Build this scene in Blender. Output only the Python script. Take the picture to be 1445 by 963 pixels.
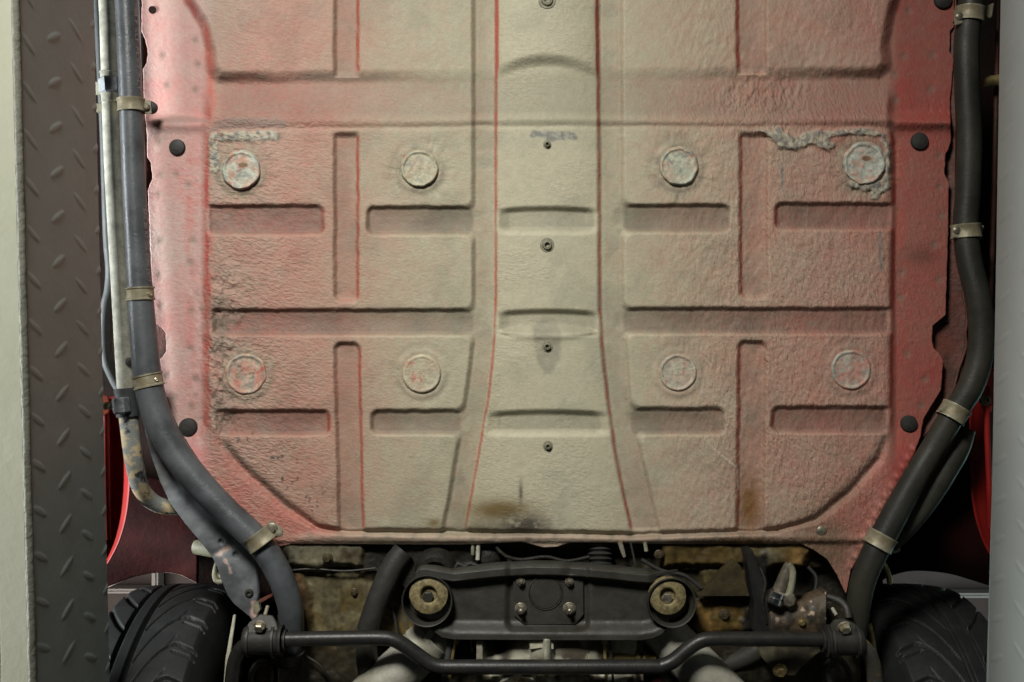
import bpy, bmesh, math, random
import numpy as np
from mathutils import Vector, Matrix

for o in list(bpy.data.objects):
    bpy.data.objects.remove(o)
S = bpy.context.scene
COL = S.collection
random.seed(7)

# ------------------------------------------------------------------ camera, light, exposure
D = 1.45            # metres from the camera to the floor pan
F = 1450.0          # focal length in photo pixels (photo 1445 x 963)
ZC = 0.90           # camera height above the workshop floor, looking straight up
cam = bpy.data.objects.new('camera', bpy.data.cameras.new('camera'))
COL.objects.link(cam)
cam.location = (0, 0, ZC)
cam.rotation_euler = (math.pi, 0, 0)
cam.data.sensor_width = 36.0
cam.data.lens = 36.0 * F / 1445.0
cam.data.clip_start = 0.02
cam.data.clip_end = 60
S.camera = cam

w = bpy.data.worlds.new('World'); S.world = w; w.use_nodes = True
bg = w.node_tree.nodes['Background']
bg.inputs[0].default_value = (0.80, 0.90, 1.0, 1)
bg.inputs[1].default_value = 0.012

def area(name, loc, target, size, power, color, sy=None, spread=180):
    l = bpy.data.lights.new(name, 'AREA'); l.energy = power; l.color = color
    l.shape = 'RECTANGLE'; l.size = size; l.size_y = sy or size
    l.spread = math.radians(spread)
    o = bpy.data.objects.new(name, l); COL.objects.link(o)
    o.location = loc
    v = Vector(target) - Vector(loc)
    o.rotation_euler = v.to_track_quat('-Z', 'Y').to_euler()
    return o
# a soft lamp standing on the floor to one side, daylight reaching in over the ramp, a cool window behind
area('floor_lamp', (-0.45, -1.20, ZC + 0.05), (-0.10, 0.22, ZC + D), 0.40, 12.3, (1.0, 0.985, 0.93), 0.40, 90)
area('side_daylight', (-1.75, 0.14, ZC + 0.99), (-0.5, 0.10, ZC + 1.46), 1.3, 27.0, (0.93, 0.98, 1.0), 0.20, 100)
area('workshop_window', (1.75, 0.55, ZC + 2.3), (0.62, 0.55, ZC + 1.6), 0.5, 3.2, (0.55, 0.95, 0.88))
area('ceiling_fill', (-1.15, 0.75, ZC + 2.25), (-1.1, 0.75, ZC + 2.9), 0.5, 3.0, (1.0, 0.92, 0.86))  # unseen fill lamps added to brighten the ceiling behind the arches
area('ceiling_fill', (1.35, 0.75, ZC + 2.25), (1.3, 0.75, ZC + 2.9), 0.5, 1.4, (0.95, 0.97, 1.0))

S.view_settings.view_transform = 'Standard'
S.view_settings.look = 'None'
S.view_settings.exposure = 0.0
S.view_settings.gamma = 1.0
S.view_settings.use_curve_mapping = False

# ------------------------------------------------------------------ numeric helpers
def U(px, py, d=0.0):
    z = D + d
    return Vector(((px - 722.5) / F * z, (py - 481.5) / F * z, ZC + z))
def Ua(px, py, d):
    z = D + d
    return np.stack([(px - 722.5) / F * z, (py - 481.5) / F * z, ZC + z + 0 * px], -1)
def ss(a, b, x):
    t = np.clip((x - a) / (b - a), 0, 1)
    return t * t * (3 - 2 * t)
_tab = np.random.RandomState(3).rand(256, 256)
def vn(x, y, seed=0):
    x = np.asarray(x, float) + seed * 17.31; y = np.asarray(y, float) + seed * 9.77
    xi = np.floor(x).astype(int); yi = np.floor(y).astype(int)
    fx = x - xi; fy = y - yi
    fx = fx * fx * (3 - 2 * fx); fy = fy * fy * (3 - 2 * fy)
    g = lambda i, j: _tab[i & 255, j & 255]
    a = g(xi, yi) * (1 - fx) + g(xi + 1, yi) * fx
    b = g(xi, yi + 1) * (1 - fx) + g(xi + 1, yi + 1) * fx
    return a * (1 - fy) + b * fy
def fbm(x, y, s, seed=0, o=4):
    r = 0; a = 0.5; t = 0
    for k in range(o):
        r = r + a * vn(x / s * 2 ** k, y / s * 2 ** k, seed + k * 3); t += a; a *= 0.55
    return r / t
def lerp(a, b, t):
    return a + (b - a) * t
def C3(c): return np.array(c, float)
def poly_sdf(x, y, P):
    P = np.array(P, float); n = len(P)
    d = np.full(x.shape, 1e9); inside = np.zeros(x.shape, bool)
    for i in range(n):
        ax, ay = P[i]; bx, by = P[(i + 1) % n]
        ex, ey = bx - ax, by - ay
        t = np.clip(((x - ax) * ex + (y - ay) * ey) / (ex * ex + ey * ey), 0, 1)
        d = np.minimum(d, np.hypot(x - ax - t * ex, y - ay - t * ey))
        c = ((ay > y) != (by > y))
        xx = ax + (y - ay) / (by - ay + 1e-12) * ex
        inside ^= c & (x < xx)
    return np.where(inside, -d, d)
def box_sdf(x, y, x0, x1, y0, y1, r):
    cx, cy = (x0 + x1) / 2, (y0 + y1) / 2
    qx = np.abs(x - cx) - ((x1 - x0) / 2 - r); qy = np.abs(y - cy) - ((y1 - y0) / 2 - r)
    return np.hypot(np.maximum(qx, 0), np.maximum(qy, 0)) + np.minimum(np.maximum(qx, qy), 0) - r
def pl(x, pts):
    p = np.array(pts, float)
    return np.interp(x, p[:, 0], p[:, 1])
def seg_d(x, y, ax, ay, bx, by):
    ex, ey = bx - ax, by - ay
    t = np.clip(((x - ax) * ex + (y - ay) * ey) / (ex * ex + ey * ey), 0, 1)
    return np.hypot(x - ax - t * ex, y - ay - t * ey)

# ------------------------------------------------------------------ materials
def mat(name, col, col2=None, rough=0.5, metal=0.0, scale=25, bump=0.0, bscale=120, attr=False,
        spec=0.4, thr=(0.35, 0.7), chips=None, chip_scale=60, chip_thr=0.68, stretch=(1, 1, 1), coat=0.0):
    m = bpy.data.materials.new(name); m.use_nodes = True
    nt = m.node_tree; N = nt.nodes; L = nt.links
    b = N['Principled BSDF']
    b.inputs['Roughness'].default_value = rough
    b.inputs['Metallic'].default_value = metal
    b.inputs['Specular IOR Level'].default_value = spec
    b.inputs['Coat Weight'].default_value = coat
    tc = N.new('ShaderNodeTexCoord')
    mp = N.new('ShaderNodeMapping'); mp.inputs['Scale'].default_value = stretch
    L.new(tc.outputs['Object'], mp.inputs['Vector'])
    def noise(sc, det=5, rg=0.6, dist=0.0):
        n = N.new('ShaderNodeTexNoise'); n.inputs['Scale'].default_value = sc
        n.inputs['Detail'].default_value = det; n.inputs['Roughness'].default_value = rg
        n.inputs['Distortion'].default_value = dist
        L.new(mp.outputs[0], n.inputs['Vector']); return n.outputs['Fac']
    def mixc(f, a, c, blend='MIX'):
        x = N.new('ShaderNodeMix'); x.data_type = 'RGBA'; x.blend_type = blend
        for s, v in ((x.inputs[0], f), (x.inputs[6], a), (x.inputs[7], c)):
            if hasattr(v, 'is_output'): L.new(v, s)
            elif isinstance(v, (int, float)): s.default_value = v
            else: s.default_value = (*v, 1) if len(v) == 3 else v
        return x.outputs[2]
    def ramp(v, a, c):
        r = N.new('ShaderNodeMapRange'); r.interpolation_type = 'SMOOTHSTEP'
        r.inputs[1].default_value = a; r.inputs[2].default_value = c
        L.new(v, r.inputs[0]); return r.outputs[0]
    if attr:
        at = N.new('ShaderNodeAttribute'); at.attribute_name = 'Col'
        base = at.outputs['Color']
        k = mixc(ramp(noise(scale, 6), 0.3, 0.75), (0.78, 0.78, 0.78), (1.16, 1.16, 1.16))
        base = mixc(1.0, base, k, 'MULTIPLY')
    else:
        c2 = col2 or tuple(c * 0.62 for c in col)
        base = mixc(ramp(noise(scale, 6, 0.65), *thr), col, c2)
    if chips:
        base = mixc(ramp(noise(chip_scale, 8, 0.7, 0.4), chip_thr, chip_thr + 0.03), base, chips)
    L.new(base, b.inputs['Base Color'])
    rr = N.new('ShaderNodeMapRange'); rr.inputs[3].default_value = max(rough - 0.12, 0.05); rr.inputs[4].default_value = min(rough + 0.15, 1)
    L.new(noise(scale * 2.3, 4), rr.inputs[0]); L.new(rr.outputs[0], b.inputs['Roughness'])
    if bump:
        bp = N.new('ShaderNodeBump'); bp.inputs['Strength'].default_value = 1.0
        bp.inputs['Distance'].default_value = bump
        L.new(noise(bscale, 4, 0.6, 0.3), bp.inputs['Height']); L.new(bp.outputs[0], b.inputs['Normal'])
    return m

def pan_material():
    m = bpy.data.materials.new('dusty_underseal'); m.use_nodes = True
    nt = m.node_tree; N = nt.nodes; L = nt.links
    b = N['Principled BSDF']
    b.inputs['Specular IOR Level'].default_value = 0.35
    tc = N.new('ShaderNodeTexCoord')
    at = N.new('ShaderNodeAttribute'); at.attribute_name = 'Col'
    wr = N.new('ShaderNodeAttribute'); wr.attribute_name = 'wrinkle'
    sep = N.new('ShaderNodeSeparateColor'); L.new(wr.outputs['Color'], sep.inputs[0])
    def M(op, a, c=None, cl=False):
        x = N.new('ShaderNodeMath'); x.operation = op; x.use_clamp = cl
        for i, v in enumerate((a, c)):
            if v is None: continue
            if hasattr(v, 'is_output'): L.new(v, x.inputs[i])
            else: x.inputs[i].default_value = v
        return x.outputs[0]
    def noise(scale_vec, rot=0.0, det=3, rg=0.5, dist=0.6):
        mp = N.new('ShaderNodeMapping'); mp.vector_type = 'TEXTURE'
        mp.inputs['Scale'].default_value = tuple(1.0 / s for s in scale_vec)
        mp.inputs['Rotation'].default_value = (0, 0, rot)
        L.new(tc.outputs['Object'], mp.inputs['Vector'])
        n = N.new('ShaderNodeTexNoise'); n.inputs['Scale'].default_value = 1.0
        n.inputs['Detail'].default_value = det; n.inputs['Roughness'].default_value = rg
        n.inputs['Distortion'].default_value = dist
        L.new(mp.outputs[0], n.inputs['Vector']); return n.outputs['Fac']
    nA = noise((130, 260, 60), 0.2, dist=0.4)       # ripples lying across
    nB = noise((260, 115, 60), -0.38, dist=0.35)      # ripples lying along
    nF = noise((330, 330, 330), 0, 4, 0.65)
    nX = N.new('ShaderNodeMix'); L.new(sep.outputs[1], nX.inputs[0]); L.new(nA, nX.inputs[2]); L.new(nB, nX.inputs[3])
    rip = nX.outputs[0]
    hgt = M('ADD', M('MULTIPLY', M('MULTIPLY', rip, sep.outputs[0]), 0.0038), M('MULTIPLY', nF, 0.0006))
    bp = N.new('ShaderNodeBump'); bp.inputs['Strength'].default_value = 1.0; bp.inputs['Distance'].default_value = 1.0
    L.new(hgt, bp.inputs['Height']); L.new(bp.outputs[0], b.inputs['Normal'])
    # fine mottling; dust rubbed off some of the ripples shows more red
    mot = N.new('ShaderNodeMapRange'); mot.inputs[1].default_value = 0.3; mot.inputs[2].default_value = 0.7
    mot.inputs[3].default_value = 0.88; mot.inputs[4].default_value = 1.10
    L.new(noise((170, 170, 170), 0, 7, 0.75), mot.inputs[0])
    mul = N.new('ShaderNodeMix'); mul.data_type = 'RGBA'; mul.blend_type = 'MULTIPLY'; mul.inputs[0].default_value = 1
    L.new(at.outputs['Color'], mul.inputs[6]); L.new(mot.outputs[0], mul.inputs[7])
    rub = N.new('ShaderNodeMapRange'); rub.interpolation_type = 'SMOOTHSTEP'
    rub.inputs[1].default_value = 0.50; rub.inputs[2].default_value = 0.36
    L.new(rip, rub.inputs[0])
    rf = M('MULTIPLY', M('MULTIPLY', rub.outputs[0], sep.outputs[2]), 0.26, True)
    red = N.new('ShaderNodeMix'); red.data_type = 'RGBA'
    L.new(rf, red.inputs[0]); L.new(mul.outputs[2], red.inputs[6]); red.inputs[7].default_value = (0.40, 0.085, 0.06, 1)
    # tiny dark specks
    spn = noise((95, 95, 95), 0, 8, 0.8, 1.0)
    sp = N.new('ShaderNodeMapRange'); sp.inputs[1].default_value = 0.685; sp.inputs[2].default_value = 0.72; L.new(spn, sp.inputs[0])
    dk = N.new('ShaderNodeMix'); dk.data_type = 'RGBA'
    L.new(M('MULTIPLY', sp.outputs[0], 0.7), dk.inputs[0]); L.new(red.outputs[2], dk.inputs[6]); dk.inputs[7].default_value = (0.05, 0.045, 0.035, 1)
    L.new(dk.outputs[2], b.inputs['Base Color'])
    rg = N.new('ShaderNodeMapRange'); rg.inputs[3].default_value = 0.45; rg.inputs[4].default_value = 0.75
    L.new(nF, rg.inputs[0]); L.new(rg.outputs[0], b.inputs['Roughness'])
    return m

MT = {}
MT['pan'] = pan_material()
MT['relief'] = mat('stained_sheet_metal', (0, 0, 0), attr=True, rough=0.6, scale=70, bump=0.0016, bscale=110)
MT['greasy'] = mat('greasy_cast_metal', (0, 0, 0), attr=True, rough=0.55, spec=0.3, scale=60, bump=0.0010, bscale=70)
MT['plug'] = mat('flaking_underseal', (0, 0, 0), attr=True, rough=0.6, scale=160, bump=0.0012, bscale=240)
MT['hose'] = mat('grey_rubber_hose', (0.095, 0.103, 0.110), (0.040, 0.044, 0.048), rough=0.38, spec=0.6, scale=16, bump=0.0004, bscale=260, chips=(0.20, 0.20, 0.19), chip_scale=120, chip_thr=0.72)
MT['hose_dark'] = mat('dusty_black_hose', (0.018, 0.018, 0.015), (0.038, 0.036, 0.026), rough=0.5, spec=0.3, scale=14, bump=0.0004, bscale=260, chips=(0.30, 0.26, 0.05), chip_scale=45, chip_thr=0.80)
MT['pipe'] = mat('dull_zinc_pipe', (0.44, 0.43, 0.35), (0.24, 0.235, 0.185), rough=0.65, metal=0.0, scale=55, bump=0.0003, bscale=300, chips=(0.07, 0.07, 0.06), chip_scale=75, chip_thr=0.74)
MT['pipe_tan'] = mat('flaking_cream_pipe', (0.50, 0.40, 0.24), (0.24, 0.25, 0.23), rough=0.6, scale=45, bump=0.0008, bscale=130, thr=(0.45, 0.52), chips=(0.035, 0.04, 0.045), chip_scale=50, chip_thr=0.60)
MT['pipe_grey'] = mat('grey_painted_pipe', (0.06, 0.066, 0.066), (0.04, 0.043, 0.043), rough=0.55, scale=25, bump=0.0003)
MT['nut'] = mat('cast_zinc', (0.27, 0.285, 0.30), (0.17, 0.18, 0.19), rough=0.5, metal=0.4, scale=90, bump=0.0009, bscale=180)
MT['clamp'] = mat('tarnished_brass_plate', (0.31, 0.29, 0.205), (0.20, 0.165, 0.10), rough=0.52, metal=0.25, scale=55, bump=0.0004, bscale=160)
MT['rubber'] = mat('black_rubber', (0.020, 0.020, 0.019), (0.036, 0.034, 0.030), rough=0.55, spec=0.25, scale=40, bump=0.0006, bscale=150)
MT['tyre'] = mat('tyre_rubber', (0.014, 0.015, 0.015), (0.023, 0.023, 0.022), rough=0.52, spec=0.28, scale=30, bump=0.0003, bscale=300, chips=(0.11, 0.11, 0.10), chip_scale=70, chip_thr=0.76)
MT['black_steel'] = mat('black_painted_bar', (0.014, 0.014, 0.0135), (0.024, 0.023, 0.020), rough=0.38, spec=0.35, scale=60, bump=0.0003, bscale=260, chips=(0.10, 0.09, 0.06), chip_scale=170, chip_thr=0.74)
MT['cross'] = mat('grey_black_pressed_steel', (0.040, 0.040, 0.034), (0.024, 0.021, 0.014), rough=0.5, scale=34, thr=(0.3, 0.75), bump=0.0005, bscale=120, chips=(0.15, 0.13, 0.09), chip_scale=110, chip_thr=0.75)
MT['washer'] = mat('yellowed_washer', (0.23, 0.185, 0.085), (0.07, 0.055, 0.03), rough=0.6, metal=0.1, scale=130, bump=0.0010, bscale=190)
MT['bolt'] = mat('dirty_bolt', (0.34, 0.31, 0.24), (0.13, 0.11, 0.08), rough=0.42, metal=0.6, scale=100, bump=0.0004)
MT['bright_bolt'] = mat('zinc_bolt', (0.62, 0.58, 0.48), (0.40, 0.30, 0.14), rough=0.32, metal=0.7, scale=100)
MT['chrome'] = mat('plated_nut', (0.75, 0.76, 0.76), (0.5, 0.5, 0.48), rough=0.18, metal=1.0, scale=80)
MT['alloy'] = mat('weathered_aluminium', (0.38, 0.37, 0.31), (0.23, 0.215, 0.16), rough=0.55, metal=0.15, scale=22, bump=0.0006, bscale=180, chips=(0.09, 0.07, 0.04), chip_scale=35, chip_thr=0.63)
MT['casting'] = mat('gearbox_alloy', (0.44, 0.42, 0.34), (0.22, 0.20, 0.15), rough=0.55, metal=0.15, scale=30, bump=0.0010, bscale=110, chips=(0.06, 0.05, 0.04), chip_scale=40, chip_thr=0.64)
MT['brass'] = mat('brass_rod', (0.42, 0.33, 0.14), (0.20, 0.15, 0.06), rough=0.42, metal=0.6, scale=60)
MT['red'] = mat('red_body_paint', (0.25, 0.012, 0.009), (0.18, 0.010, 0.008), rough=0.5, scale=8, spec=0.25)
MT['liner'] = mat('dark_red_stone_guard', (0.045, 0.012, 0.011), (0.022, 0.008, 0.0075), rough=0.8, spec=0.08, scale=9, bump=0.0012, bscale=120)
MT['shell'] = mat('shade_dark_underbody', (0.020, 0.010, 0.008), (0.010, 0.008, 0.007), rough=0.85, scale=10, bump=0.002, spec=0.1)
MT['sill'] = mat('brown_red_sill', (0.13, 0.040, 0.026), (0.06, 0.028, 0.018), rough=0.6, scale=30, bump=0.0015)
MT['oil_black'] = mat('oily_black', (0.012, 0.011, 0.009), (0.022, 0.019, 0.013), rough=0.55, spec=0.25, scale=60, bump=0.0016, bscale=140)
MT['greasy_bead'] = mat('weld_metal', (0.09, 0.07, 0.035), (0.04, 0.03, 0.018), rough=0.5, scale=120, bump=0.001)
MT['oily_bolt'] = mat('oily_bolt_head', (0.12, 0.09, 0.05), (0.05, 0.04, 0.025), rough=0.45, metal=0.4, scale=120)
MT['ramp'] = mat('ramp_grey_paint', (0.290, 0.328, 0.312), (0.260, 0.294, 0.280), rough=0.42, scale=7, bump=0.0003, bscale=90, chips=(0.16, 0.14, 0.12), chip_scale=48, chip_thr=0.80)
MT['ramp_right'] = mat('ramp_grey_paint_dimmed', (0.225, 0.238, 0.222), (0.205, 0.215, 0.200), rough=0.42, scale=7, bump=0.0003, bscale=90, chips=(0.18, 0.165, 0.14), chip_scale=48, chip_thr=0.82)  # same grey paint, darkened on this side to offset the stronger light
MT['ramp_edge'] = mat('ramp_chipped_edge', (0.135, 0.134, 0.105), (0.10, 0.098, 0.075), rough=0.75, scale=60, bump=0.0022, bscale=120, chips=(0.05, 0.045, 0.03), chip_scale=55, chip_thr=0.66)
MT['ramp_beige'] = mat('ramp_beige_paint', (0.31, 0.31, 0.235), (0.285, 0.285, 0.215), rough=0.45, scale=5, bump=0.0003, bscale=70, chips=(0.36, 0.34, 0.26), chip_scale=30, chip_thr=0.70)
MT['ceil'] = mat('ceiling_board', (0.16, 0.13, 0.12), (0.11, 0.09, 0.08), rough=0.8, scale=3)
MT['beam'] = mat('painted_steel_beam', (0.45, 0.43, 0.40), (0.38, 0.36, 0.33), rough=0.6, scale=4)
MT['print'] = mat('faded_hose_print', (0.20, 0.15, 0.13), (0.12, 0.09, 0.08), rough=0.6, scale=120)
MT['cream'] = mat('cream_paint', (0.48, 0.46, 0.34), (0.34, 0.32, 0.24), rough=0.55, scale=40, bump=0.0005)
MT['cream_dirty'] = mat('dirty_cream_paint', (0.27, 0.26, 0.18), (0.13, 0.12, 0.08), rough=0.55, scale=40, bump=0.0008)

# ------------------------------------------------------------------ object helpers
def link_mesh(name, me, m, parent, label=None, smooth=True, loc=None):
    o = bpy.data.objects.new(name, me); COL.objects.link(o)
    if m: me.materials.append(m)
    if smooth:
        me.polygons.foreach_set('use_smooth', [True] * len(me.polygons))
    if loc is not None: o.location = loc
    if parent is not None:
        o.parent = parent
        if parent.type == 'EMPTY':
            o.matrix_parent_inverse = Matrix.Translation(-Vector(parent.location))
        elif parent.location.length > 1e-9:
            o.matrix_parent_inverse = Matrix.Translation(-Vector(parent.location))
    if label: o['label'] = label
    return o
def thing(name, label, cat, loc, group=None):
    o = bpy.data.objects.new(name, None); COL.objects.link(o); o.location = loc
    o['label'] = label; o['category'] = cat
    if group: o['group'] = group
    return o
def grid_mesh(name, V, closed_u=False, skirt=0.0):
    ny, nx = V.shape[:2]
    v = V.reshape(-1, 3)
    i = np.arange(ny * nx).reshape(ny, nx)
    f = np.stack([i[:-1, :-1], i[1:, :-1], i[1:, 1:], i[:-1, 1:]], -1).reshape(-1, 4)
    if closed_u:
        g = np.stack([i[:-1, -1], i[1:, -1], i[1:, 0], i[:-1, 0]], -1)
        f = np.concatenate([f, g])
    border = None
    if skirt:
        border = np.concatenate([i[0, :], i[1:, -1], i[-1, ::-1][1:], i[::-1, 0][1:-1]])
        sv = v[border].copy(); sv[:, 2] += skirt
        n0 = len(v); nb = len(border)
        v = np.concatenate([v, sv])
        k = np.arange(nb); k2 = (k + 1) % nb
        f = np.concatenate([f, np.stack([border[k], border[k2], n0 + k2, n0 + k], -1)])
    me = bpy.data.meshes.new(name)
    me.vertices.add(len(v)); me.vertices.foreach_set('co', v.astype(np.float32).ravel())
    me.loops.add(f.size); me.loops.foreach_set('vertex_index', f.astype(np.int32).ravel())
    me.polygons.add(len(f)); me.polygons.foreach_set('loop_start', np.arange(0, f.size, 4, dtype=np.int32))
    me.update(calc_edges=True)
    return me, border
def set_color(me, arr, name='Col', border=None):
    a = np.asarray(arr, float).reshape(-1, 3)
    if border is not None: a = np.concatenate([a, a[border]])
    a = np.concatenate([np.clip(a, 0, 4), np.ones((len(a), 1))], 1)
    at = me.attributes.new(name, 'FLOAT_COLOR', 'POINT')
    at.data.foreach_set('color', a.astype(np.float32).ravel())
def sheet(name, parent, m, PX, PY, H, d0, skirt=0.004, color=None, label=None):
    """pressed sheet: photo-pixel grid PX,PY, relief H (mm, towards the camera), base depth d0 (m)"""
    me, b = grid_mesh(name, Ua(PX, PY, d0 - H / 1000.0), skirt=skirt)
    if color is not None: set_color(me, color, 'Col', b)
    return link_mesh(name, me, m, parent, label)
def cols_grid(x0, x1, ytop, ybot, nx, ny):
    x = np.linspace(x0, x1, nx)[None, :].repeat(ny, 0)
    v = np.linspace(0, 1, ny)[:, None]
    return x, pl(x, ytop) * (1 - v) + pl(x, ybot) * v
def rows_grid(y0, y1, xl, xr, nx, ny):
    y = np.linspace(y0, y1, ny)[:, None].repeat(nx, 1)
    u = np.linspace(0, 1, nx)[None, :]
    return pl(y, xl) * (1 - u) + pl(y, xr) * u, y
def catmull(P, step):
    P = [Vector(p) for p in P]
    if len(P) == 2:
        n = max(2, int((P[1] - P[0]).length / step)); return [P[0].lerp(P[1], k / n) for k in range(n + 1)]
    Q = [P[0] * 2 - P[1]] + P + [P[-1] * 2 - P[-2]]
    out = []
    for i in range(1, len(Q) - 2):
        a, b, c, d = Q[i - 1:i + 3]
        n = max(2, int((c - b).length / step))
        for k in range(n):
            t = k / n
            out.append(0.5 * (2 * b + (c - a) * t + (2 * a - 5 * b + 4 * c - d) * t * t + (3 * b - a - 3 * c + d) * t ** 3))
    out.append(Q[-2]); return out
def tube_mesh(name, path, radii, segs=24, cap=True, lump=0.0):
    n = len(path)
    if not hasattr(radii, '__len__'): radii = [radii] * n
    radii = np.interp(np.linspace(0, 1, n), np.linspace(0, 1, len(radii)), radii)
    T = [(path[min(i + 1, n - 1)] - path[max(i - 1, 0)]).normalized() for i in range(n)]
    up = Vector((0, 0, 1)) if abs(T[0].z) < 0.9 else Vector((1, 0, 0))
    nrm = (up - T[0] * up.dot(T[0])).normalized()
    V = np.zeros((n, segs, 3))
    for i in range(n):
        nrm = (nrm - T[i] * nrm.dot(T[i])).normalized(); bn = T[i].cross(nrm)
        for k in range(segs):
            a = 2 * math.pi * k / segs
            r = radii[i]
            if lump: r *= 1 + lump * (float(vn(i * 0.35, k * 0.7, 5)) - 0.5)
            V[i, k] = path[i] + (nrm * math.cos(a) + bn * math.sin(a)) * r
    bm = bmesh.new()
    vs = [[bm.verts.new(V[i, k]) for k in range(segs)] for i in range(n)]
    for i in range(n - 1):
        for k in range(segs):
            k2 = (k + 1) % segs
            bm.faces.new((vs[i][k], vs[i][k2], vs[i + 1][k2], vs[i + 1][k]))
    if cap:
        bm.faces.new(vs[0][::-1]); bm.faces.new(vs[-1])
    bmesh.ops.recalc_face_normals(bm, faces=bm.faces)
    me = bpy.data.meshes.new(name); bm.to_mesh(me); bm.free()
    return me
def tube(name, parent, m, pts, r, segs=24, step=0.006, label=None, lump=0.0, smooth=True):
    """pts: (px, py, d); r: photo-pixel radius (list or number)"""
    P = catmull([U(*p) for p in pts], step)
    rr = r if hasattr(r, '__len__') else [r]
    sc = (D + pts[0][2]) / F
    o = link_mesh(name, tube_mesh(name, P, [q * sc for q in rr] if len(rr) > 1 else rr[0] * sc, segs, True, lump), m, parent, label, smooth)
    o.data.set_sharp_from_angle(angle=math.radians(50))
    return o
def orient(bm, verts, pos, axis, ref=None):
    z = Vector(axis).normalized()
    r = Vector(ref) if ref else (Vector((1, 0, 0)) if abs(z.x) < 0.9 else Vector((0, 1, 0)))
    x = (r - z * r.dot(z)).normalized(); y = z.cross(x)
    Mx = Matrix((x, y, z)).transposed().to_4x4(); Mx.translation = pos
    bmesh.ops.transform(bm, matrix=Mx, verts=verts)
def lathe(name, parent, m, pos, axis, prof, segs=40, label=None, ref=None, sharp=40):
    """profile of (radius, height along axis), metres"""
    bm = bmesh.new(); rings = []
    for r, h in prof:
        if r <= 1e-6: rings.append([bm.verts.new((0, 0, h))])
        else: rings.append([bm.verts.new((r * math.cos(2 * math.pi * k / segs), r * math.sin(2 * math.pi * k / segs), h)) for k in range(segs)])
    for a, b in zip(rings[:-1], rings[1:]):
        for k in range(segs):
            k2 = (k + 1) % segs
            q = [a[k % len(a)], a[k2 % len(a)], b[k2 % len(b)], b[k % len(b)]]
            q = list(dict.fromkeys(q))
            if len(q) >= 3: bm.faces.new(q)
    bmesh.ops.recalc_face_normals(bm, faces=bm.faces)
    orient(bm, bm.verts, Vector((0, 0, 0)), axis, ref)
    me = bpy.data.meshes.new(name); bm.to_mesh(me); bm.free()
    o = link_mesh(name, me, m, parent, label, True, pos)
    me.set_sharp_from_angle(angle=math.radians(sharp))
    return o
def hexbolt(name, parent, m, pos, axis, s, h, washer=0.0, label=None):
    """bolt head of across-corner radius s, height h, optional washer radius"""
    pr = []
    o = lathe(name, parent, m, pos, axis, [(0, -h * 0.2), (s, -h * 0.2), (s, h * 0.75), (s * 0.86, h), (s * 0.45, h * 1.02), (0, h * 0.98)], 6, label, sharp=20)
    if washer:
        w_ = lathe('washer', o, m, pos, axis, [(0, -h * 0.5), (washer, -h * 0.5), (washer, -h * 0.12), (washer * 0.9, 0), (0, 0)], 24)
        w_.matrix_parent_inverse = Matrix.Translation(-Vector(pos))
    return o
def prism(name, parent, m, pts, d, thick, label=None, bev=0.0008):
    """plate outlined by photo pixels at depth d, extruded away from the camera; pts (px,py) or (px,py,d)"""
    bm = bmesh.new()
    vs = [bm.verts.new(U(p[0], p[1], p[2] if len(p) > 2 else d)) for p in pts]
    f = bm.faces.new(vs)
    r = bmesh.ops.extrude_face_region(bm, geom=[f])
    bmesh.ops.translate(bm, vec=(0, 0, thick), verts=[v for v in r['geom'] if isinstance(v, bmesh.types.BMVert)])
    bmesh.ops.recalc_face_normals(bm, faces=bm.faces)
    if bev:
        bmesh.ops.bevel(bm, geom=list(bm.edges), offset=bev, segments=2, affect='EDGES', clamp_overlap=True)
    me = bpy.data.meshes.new(name); bm.to_mesh(me); bm.free()
    o = link_mesh(name, me, m, parent, label)
    me.set_sharp_from_angle(angle=math.radians(35))
    return o
def band(name, parent, m, p0, p1, r, thick=2.0, bead=1.2, label=None):
    """hose clamp: a beaded band round a tube from p0 to p1 (px,py,d), inner radius r px"""
    a, b = U(*p0), U(*p1); sc = (D + p0[2]) / F
    ax = (b - a); L_ = ax.length; r *= sc; t = thick * sc; e = bead * sc
    prof = [(r, 0), (r + t + e, 0), (r + t + e, L_ * 0.10), (r + t, L_ * 0.17), (r + t, L_ * 0.83), (r + t + e, L_ * 0.90), (r + t + e, L_), (r, L_), (r, 0)]
    return lathe(name, parent, m, a, ax, prof, 40, label)

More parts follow.
